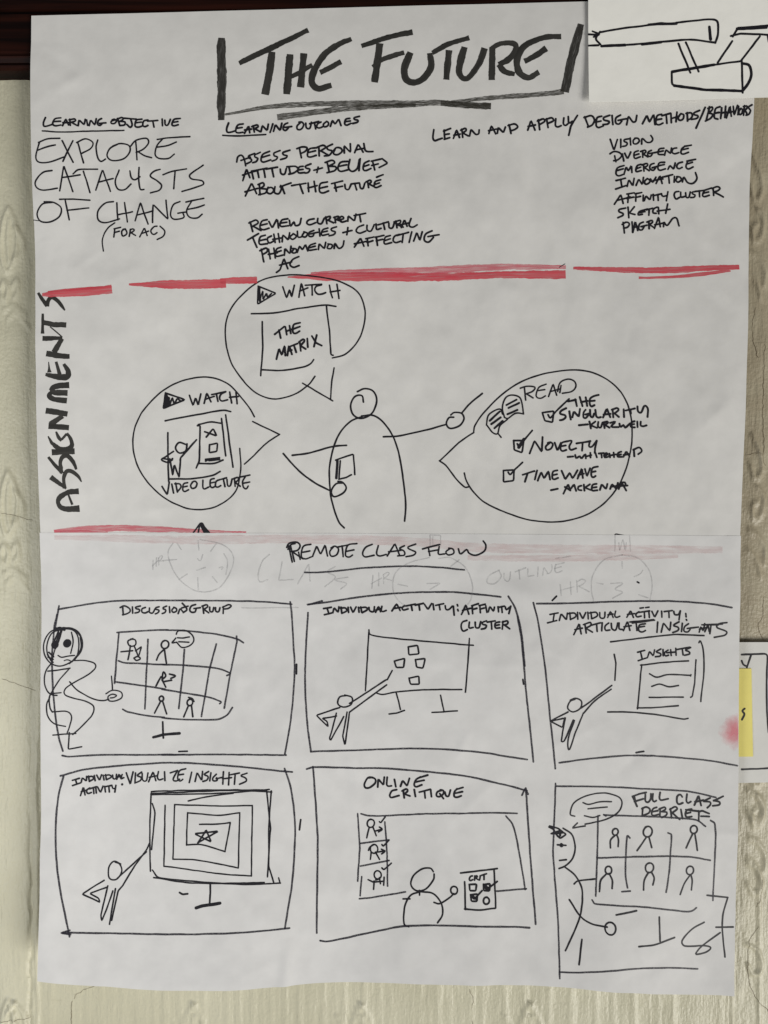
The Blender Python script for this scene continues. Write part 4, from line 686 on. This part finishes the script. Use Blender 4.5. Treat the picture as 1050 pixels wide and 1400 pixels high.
# ---- storyboard panel: visualize
RW = (50, 1030, 2.83784)
p4 = I(Lw, 'storyboard_panel', 'frame', w=2.3)
p4.s_(RW, '97 84 200 60 400 45 560 42 750 55 990 80 / 108 85 85 180 78 320 95 500 135 702 / 105 685 300 700 500 708 750 705 978 692 / -135 678 104 686 138 694 / 960 66 985 150 1000 300 990 500 960 692')
o = I(Lw, 'lettering', parent=p4, w=2.4); o.s_(P3, '-40 66 76 56 / -56 64 62 88 / -40 96 82 82 / -86 78 92 52 114 74 116 46 / -126 44 130 74 / 120 48 146 46 152 60 130 74 / -158 42 162 70 / -170 40 186 70 198 38 / -206 40 210 66 / -220 38 224 66 / 216 42 240 40 250 52 224 66 / 256 40 260 60 274 62 278 38 / -280 64 292 34 304 62 / -282 52 306 48 / 310 38 300 58 318 56 / -80 154 96 104 106 150 / -84 132 112 124 / 132 112 114 124 120 142 140 136 / -130 116 170 104 / -150 110 154 142 / -164 106 168 138 / -174 106 190 138 204 102 / -214 102 218 134 / -220 104 252 98 / -236 102 238 134 / 254 102 258 116 270 114 / -274 98 268 136', 2.2).dot(P3, 308, 94, 6).dot(P3, 312, 62, 4)
o.s_(P3, '-332 30 352 96 368 26 / -382 32 378 88 / 414 26 390 46 412 56 408 74 386 84 / 418 34 420 72 440 76 450 34 / -452 82 478 26 492 78 / -456 58 494 50 / 506 26 500 60 510 74 530 68 / -540 28 542 76 / -572 34 610 22 / 610 22 586 72 604 80 622 70 / 656 12 622 24 612 66 626 80 640 70 / -614 46 644 42 / -690 32 676 88 / -708 82 720 32 746 78 750 26 / 784 28 758 44 780 54 774 74 752 82 / -796 34 790 80 / 826 42 806 64 810 80 832 76 828 62 / -826 66 864 60 / -866 30 862 98 / -898 34 894 102 / -862 68 910 62 / -902 46 954 36 / -930 42 926 98 / 996 38 962 52 988 64 994 80 956 98', 2.1)
o = I(Lw, 'screen_drawing', parent=p4, w=1.9)
o.s_(RW, '440 162 600 155 800 150 910 156 / 440 166 700 162 900 146 / 442 154 560 150 890 148 / 440 160 436 300 437 465 / 445 200 455 240 442 380 / -890 150 905 300 893 490 / -908 152 898 300 898 450 918 515 / 445 460 470 490 600 505 800 518 942 516 / 450 490 600 512 880 512 / -936 495 942 516 / 585 192 660 175 760 162')
o.s_(RW, '-495 208 490 445 / 490 445 560 455 700 475 830 485 / -830 485 835 208 / 835 208 700 212 532 205 / -532 205 525 418 / 525 418 620 422 780 452 / -780 452 785 238 / 785 238 700 248 582 238 / -582 238 578 362 / 578 362 640 362 728 388 / -728 388 748 278 / 748 277 700 281 628 282')
I(Lw, 'star_drawing', parent=p4, w=2.2).s_(RW, '-622 354 655 303 674 350 610 318 702 309 622 354')
I(Lw, 'stand_drawing', parent=p4, w=2.4).s_(RW, '-671 512 668 595').s_(RW, '-615 608 640 600 708 590', 3.8)
I(Lw, 'figure_drawing', parent=p4, w=2.0).s_(RW, '322 436 295 425 275 450 278 490 305 496 326 465 318 436 300 428 / -308 492 422 388 / 330 520 375 445 420 385 434 356 / -258 498 178 545 245 582 238 566 205 545 270 525 / -272 520 248 630 252 652 265 620 292 540 / -302 532 282 665 / -330 520 312 540 290 650')
I(Lw, 'stray_mark', w=2.3).s_(RW, '-1022 268 1017 308')
I(Lw, 'stray_mark', w=2.3).s_(RW, '-550 549 562 556 582 554')
# ---- storyboard panel: critique
RX = (410, 1040, 3.18182)
p5 = I(Lw, 'storyboard_panel', 'frame', w=2.4)
p5.s_(RX, '28 45 60 38 250 42 450 48 650 62 800 88 990 135 / -55 35 75 350 70 770 / -985 125 1005 400 1030 722 / -968 155 982 125 995 150').s_(PX, '437 1293 447 1295 467 1291.5 517 1280 557 1271.7 617 1269 700 1270.7 725 1272')
o = I(Lw, 'lettering', parent=p5, w=2.5); o.s_(P4, '126 80 84 80 52 140 62 172 102 168 150 130 152 96 120 78 92 82 / -172 164 178 92 226 150 232 74 / 260 74 254 142 268 156 298 152 / -324 92 336 160 / -378 156 398 102 438 154 460 80 / -622 44 556 66 / 560 62 518 90 502 140 522 156 572 136 / -512 112 592 92 / 344 186 300 200 280 244 296 262 366 242 / -402 194 414 262 / 392 198 432 178 444 196 414 226 / -416 228 464 244 / -504 182 514 246 / -548 206 646 176 / -596 196 602 258 / -652 180 658 246 / 746 184 712 198 704 234 728 246 764 220 764 186 738 180 / -734 216 766 262 / 778 200 790 236 812 238 830 180 / -942 156 888 172 / 890 168 864 200 864 240 890 246 926 232 / -868 210 938 194')
I(Lw, 'screen_drawing', 'frame', p5, w=2.1).s_(RX, '265 250 300 258 400 255 600 242 800 235 948 236 / 900 248 930 290 960 420 985 574 / -860 578 990 571 / -250 248 260 400 250 545 / -268 525 260 610 / -262 380 385 364 / -262 480 388 454 / -370 285 380 430 382 565 / 258 624 330 615 460 588')
I(Lw, 'figure_drawing', parent=p5, w=2.1).c(RX, 308, 292, 17).s_(RX, '-300 310 290 356 / -316 306 332 346 / -328 326 355 318 / 345 308 358 318 342 330 / -345 284 350 290 372 262')
I(Lw, 'figure_drawing', parent=p5, w=2.1).c(RX, 322, 404, 18).s_(RX, '-310 418 306 450 / -328 418 346 450 / -338 418 370 412 / 355 405 370 414 356 426 / -357 385 362 393 388 365 / 298 410 304 396 318 388')
I(Lw, 'figure_drawing', parent=p5, w=2.1).c(RX, 338, 518, 17).s_(RX, '-295 540 318 550 360 545 / -322 545 320 582 / -345 530 350 556 / -366 528 364 562 / -357 487 365 495 398 465 / -330 540 345 535')
o = I(Lw, 'presenter_drawing', parent=p5, w=2.2); o.s_(RX, '582 498 570 484 535 487 495 518 484 556 510 581 552 570 584 530 586 508 / 520 585 480 605 456 660 454 728 475 740 / 520 585 580 590 615 630 622 680 600 718 / 585 630 610 635 650 610 672 590 / -450 620 480 618 / -522 580 522 600').c(RX, 673, 576, 16)
o = I(Lw, 'board_drawing', parent=p5, w=2.3); o.s_(RX, '-702 502 862 482 / -848 485 855 650 / -720 540 722 658 / 720 655 780 658 852 652').t(RX, 'CRIT', 738, 535, 812, 530, 22)
o.s_(RX, '-740 552 772 550 768 578 742 578 740 552 / -802 552 832 548 828 578 803 578 802 552 / -805 558 815 573 862 538 / -745 595 775 592 772 622 748 622 745 595 / -752 602 760 614 795 578', 2.5).s_(RX, '-808 556 826 572 / -752 600 770 612', 3.2).c(RX, 814, 620, 14)
# ---- storyboard panel: debrief
RY = (730, 1060, 3.28125)
p6 = I(Lw, 'storyboard_panel', 'frame', w=2.2)
p6.s_(RY, '105 55 300 58 500 70 700 85 830 112 / -100 42 90 350 115 700 118 918 / 118 890 200 890 400 876 600 880 752 895')
o = I(Lw, 'lettering', parent=p6, w=2.6); o.s_(P5, '-54 126 102 228 / -54 126 130 98 196 86 / -76 180 166 152 / -70 130 86 186 / 186 108 190 176 214 190 244 160 246 104 / 268 102 264 160 280 184 304 172 / 344 88 336 146 350 170 428 156 / 576 140 556 114 524 130 520 190 540 214 580 200 / 624 112 618 180 632 206 664 188 / -700 222 746 124 770 226 / -708 190 796 174 / 864 152 798 184 / 798 184 862 192 866 216 834 250 / 996 132 900 176 / 900 176 958 190 956 218 890 230', 2.4)
o.s_(P5, '-160 250 156 326 / 150 256 196 238 236 262 226 300 166 328 / 306 244 268 258 254 312 276 328 326 316 / -262 288 320 278 / -346 256 342 330 / 336 262 390 242 402 264 360 288 / 360 288 414 296 406 326 360 350 / -450 262 462 354 / 446 268 500 240 522 264 470 302 / -470 302 546 370 / -562 268 576 362 / 672 266 624 276 606 312 620 346 672 342 / -612 310 660 300 / -612 272 744 286 / -744 282 746 388 / -752 290 778 280 852 308 / -766 340 852 338', 2.4)
I(Lw, 'bubble_drawing', parent=p6, w=1.9).s_(RY, '188 190 166 180 185 130 250 96 330 88 390 110 402 140 380 180 320 210 235 228 / 225 130 250 138 300 128 355 128 / -248 158 335 152 / 232 190 270 198 302 190 / -235 236 175 245 200 222')
o = I(Lw, 'presenter_drawing', parent=p6, w=2.2); o.s_(RY, '135 245 175 275 190 330 180 380 150 415 118 430 / -120 393 150 390 / 140 420 190 460 220 520 220 600 195 690 145 795 / 165 570 210 640 265 675 330 685 / 185 498 200 486 278 475 / -218 745 205 855').c(RY, 345, 692, 26).dot(RY, 128, 323, 8).s_(RY, '-110 322 148 324')
o.s_(RY, '-75 236 112 245 138 265 78 272 122 256 150 272 122 292 100 268 92 250 72 240 / 105 270 112 285 124 276 112 266', 2.4)
I(Lw, 'screen_drawing', 'frame', p6, w=2.2).s_(RY, '320 188 500 195 650 205 740 215 782 242 / -294 190 288 400 282 550 / 805 215 825 232 828 400 820 582 / 288 380 500 375 700 380 806 400 / 438 292 426 282 416 450 425 514 / 612 272 628 282 615 450 600 535 / -400 531 437 528 / 265 568 280 585 400 592 550 605 680 625 720 626 742 612 / -320 186 330 192')
for cx, cy, r_, st_ in ((372, 264, 14, '370 280 350 302 350 335 / 378 276 386 300 384 330'), (520, 265, 22, '-514 290 470 348 / -526 290 537 335'), (730, 258, 17, '-725 277 695 340 / -736 277 746 352'),
                        (340, 435, 16, '330 452 305 480 298 530 / 342 450 356 480 355 516'), (525, 425, 20, '520 445 500 480 498 522 / 535 445 546 470 540 500'), (712, 442, 18, '714 462 685 500 665 548 / 716 465 722 490 718 530')):
    I(Lw, 'figure_drawing', parent=p6, w=2.2).c(RY, cx, cy, r_).s_(RY, st_)
I(Lw, 'stand_drawing', parent=p6, w=2.3).s_(RY, '-568 645 572 755 / 475 775 550 768 640 742 / -372 632 465 615')
I(Lw, 'scribble_drawing', parent=p6, w=2.2).s_(RY, '-792 558 890 572 / 890 572 870 640 865 720 877 842 / -835 706 915 707 / 780 680 720 710 676 760 690 785 780 790 812 800 790 820 742 826 765 795 855 732')

# ---- the two cards
RAA = (780, 0, 3.88889)
o = I(card, 'tube_drawing', w=2.6)
o.s_(RAA, '-160 170 300 148 420 135 / 560 122 660 112 752 106 780 120 782 180 768 232 / 165 245 350 236 560 218 650 214 768 230 / 158 168 136 205 160 236 / -97 182 142 184 / -97 242 150 240 / -118 166 156 182 124 196 / -572 235 635 390 / -612 228 678 385')
o.s_(RAA, '-415 133 480 128 562 128 / -165 245 290 240 / -380 236 480 226', 3.6); o.s_(RAA, '-736 145 742 212', 3.6)
o.s_(RAA, '-535 386 720 355 905 328 / 536 385 538 450 560 460 / -548 460 720 484 905 491 / -908 326 910 500 / -780 336 858 222 / -905 326 1005 195 / -850 195 900 182 1060 188 / -886 155 860 198 / -1046 188 1052 225')
o.s_(RAA, '-540 385 760 348 / -548 460 720 484 905 490 / 915 342 948 352 957 400 940 450 912 485 / -885 157 1040 148', 3.6)
o.s_(RAA, '-890 152 1060 138', 3.0)
RAB = (940, 860, 6.3636)
I(side, 'outline_drawing', w=2.3).s_(RAB, '470 223 600 219 675 218 696 240 690 400 690 700 705 900 / 470 1219 580 1216 710 1208 / -550 230 514 340 / 470 275 484 308 514 325')
I(sticky, 'lettering', w=2.4).s_(RAB, '495 692 474 712 492 738 470 786')
for k in INKS: k.build()
# pink stain at the sheet's right edge
us = np.linspace(-1, .18, 16); vs_ = np.linspace(-1, 1, 24); UU, VV = np.meshgrid(us, vs_)
px = 1010 + UU * 26; py = 1003 + VV * 28; px = np.minimum(px, 1014)
X, Z = xz(px, py)
make('pink_stain', np.stack([X, -h_lo(px, py) - .00012, Z], -1).reshape(-1, 3), grid_faces(*px.shape), M['stain'], lower.o, np.stack([UU, VV], -1).reshape(-1, 2))

# ------------------------------------------------------------------ cracks in the wall paint
def crack(spec, wd=.7):
    P = spline(nums(spec).reshape(-1, 2), 2.0); t = np.arange(len(P))
    P = P + np.stack([1.0 * fbm(t / 3.0, t * 0 + P[0, 0], 5), .8 * fbm(t / 3.0, t * 0 + P[0, 1], 6)], -1)
    d = np.gradient(P, axis=0); d /= np.hypot(*d.T)[:, None] + 1e-9; nrm = np.stack([-d[:, 1], d[:, 0]], -1)
    wv = wd * (.55 + .45 * np.abs(fbm(t / 4.0, t * 0 + 3, 8)))[:, None]; wv[0] = wv[-1] = .1
    A = P + nrm * wv / 2; B = P - nrm * wv / 2
    V = np.vstack([wallpt(A[:, 0], A[:, 1], .00025), wallpt(B[:, 0], B[:, 1], .00025)]); n = len(P); i = np.arange(n - 1)
    make('paint_crack', V, np.stack([i, i + 1, n + i + 1, n + i], -1), M['crack'], wall)
for c_ in ('140 1343 118 1352 102 1363 98 1380 97 1402', '640 1350 647 1368 643 1384 646 1402', '1036 1265 1024 1290 1022 1330 1032 1362 1052 1384', '1046 470 1043 560 1044 610 1042 625', '1020 623 1032 620 1042 619',
           '1042 619 1043 632 1048 637', '1044 815 1043 842 1036 856 1044 878', '1034 1240 1040 1225 1040 1200', '1033 470 1050 468', '1034 420 1028 450 1036 490', '0 1394 22 1391 42 1390', '72 1367 84 1368', '2 703 20 704 45 712', '6 808 45 812', '2 928 22 934 50 944'):
    crack(c_)
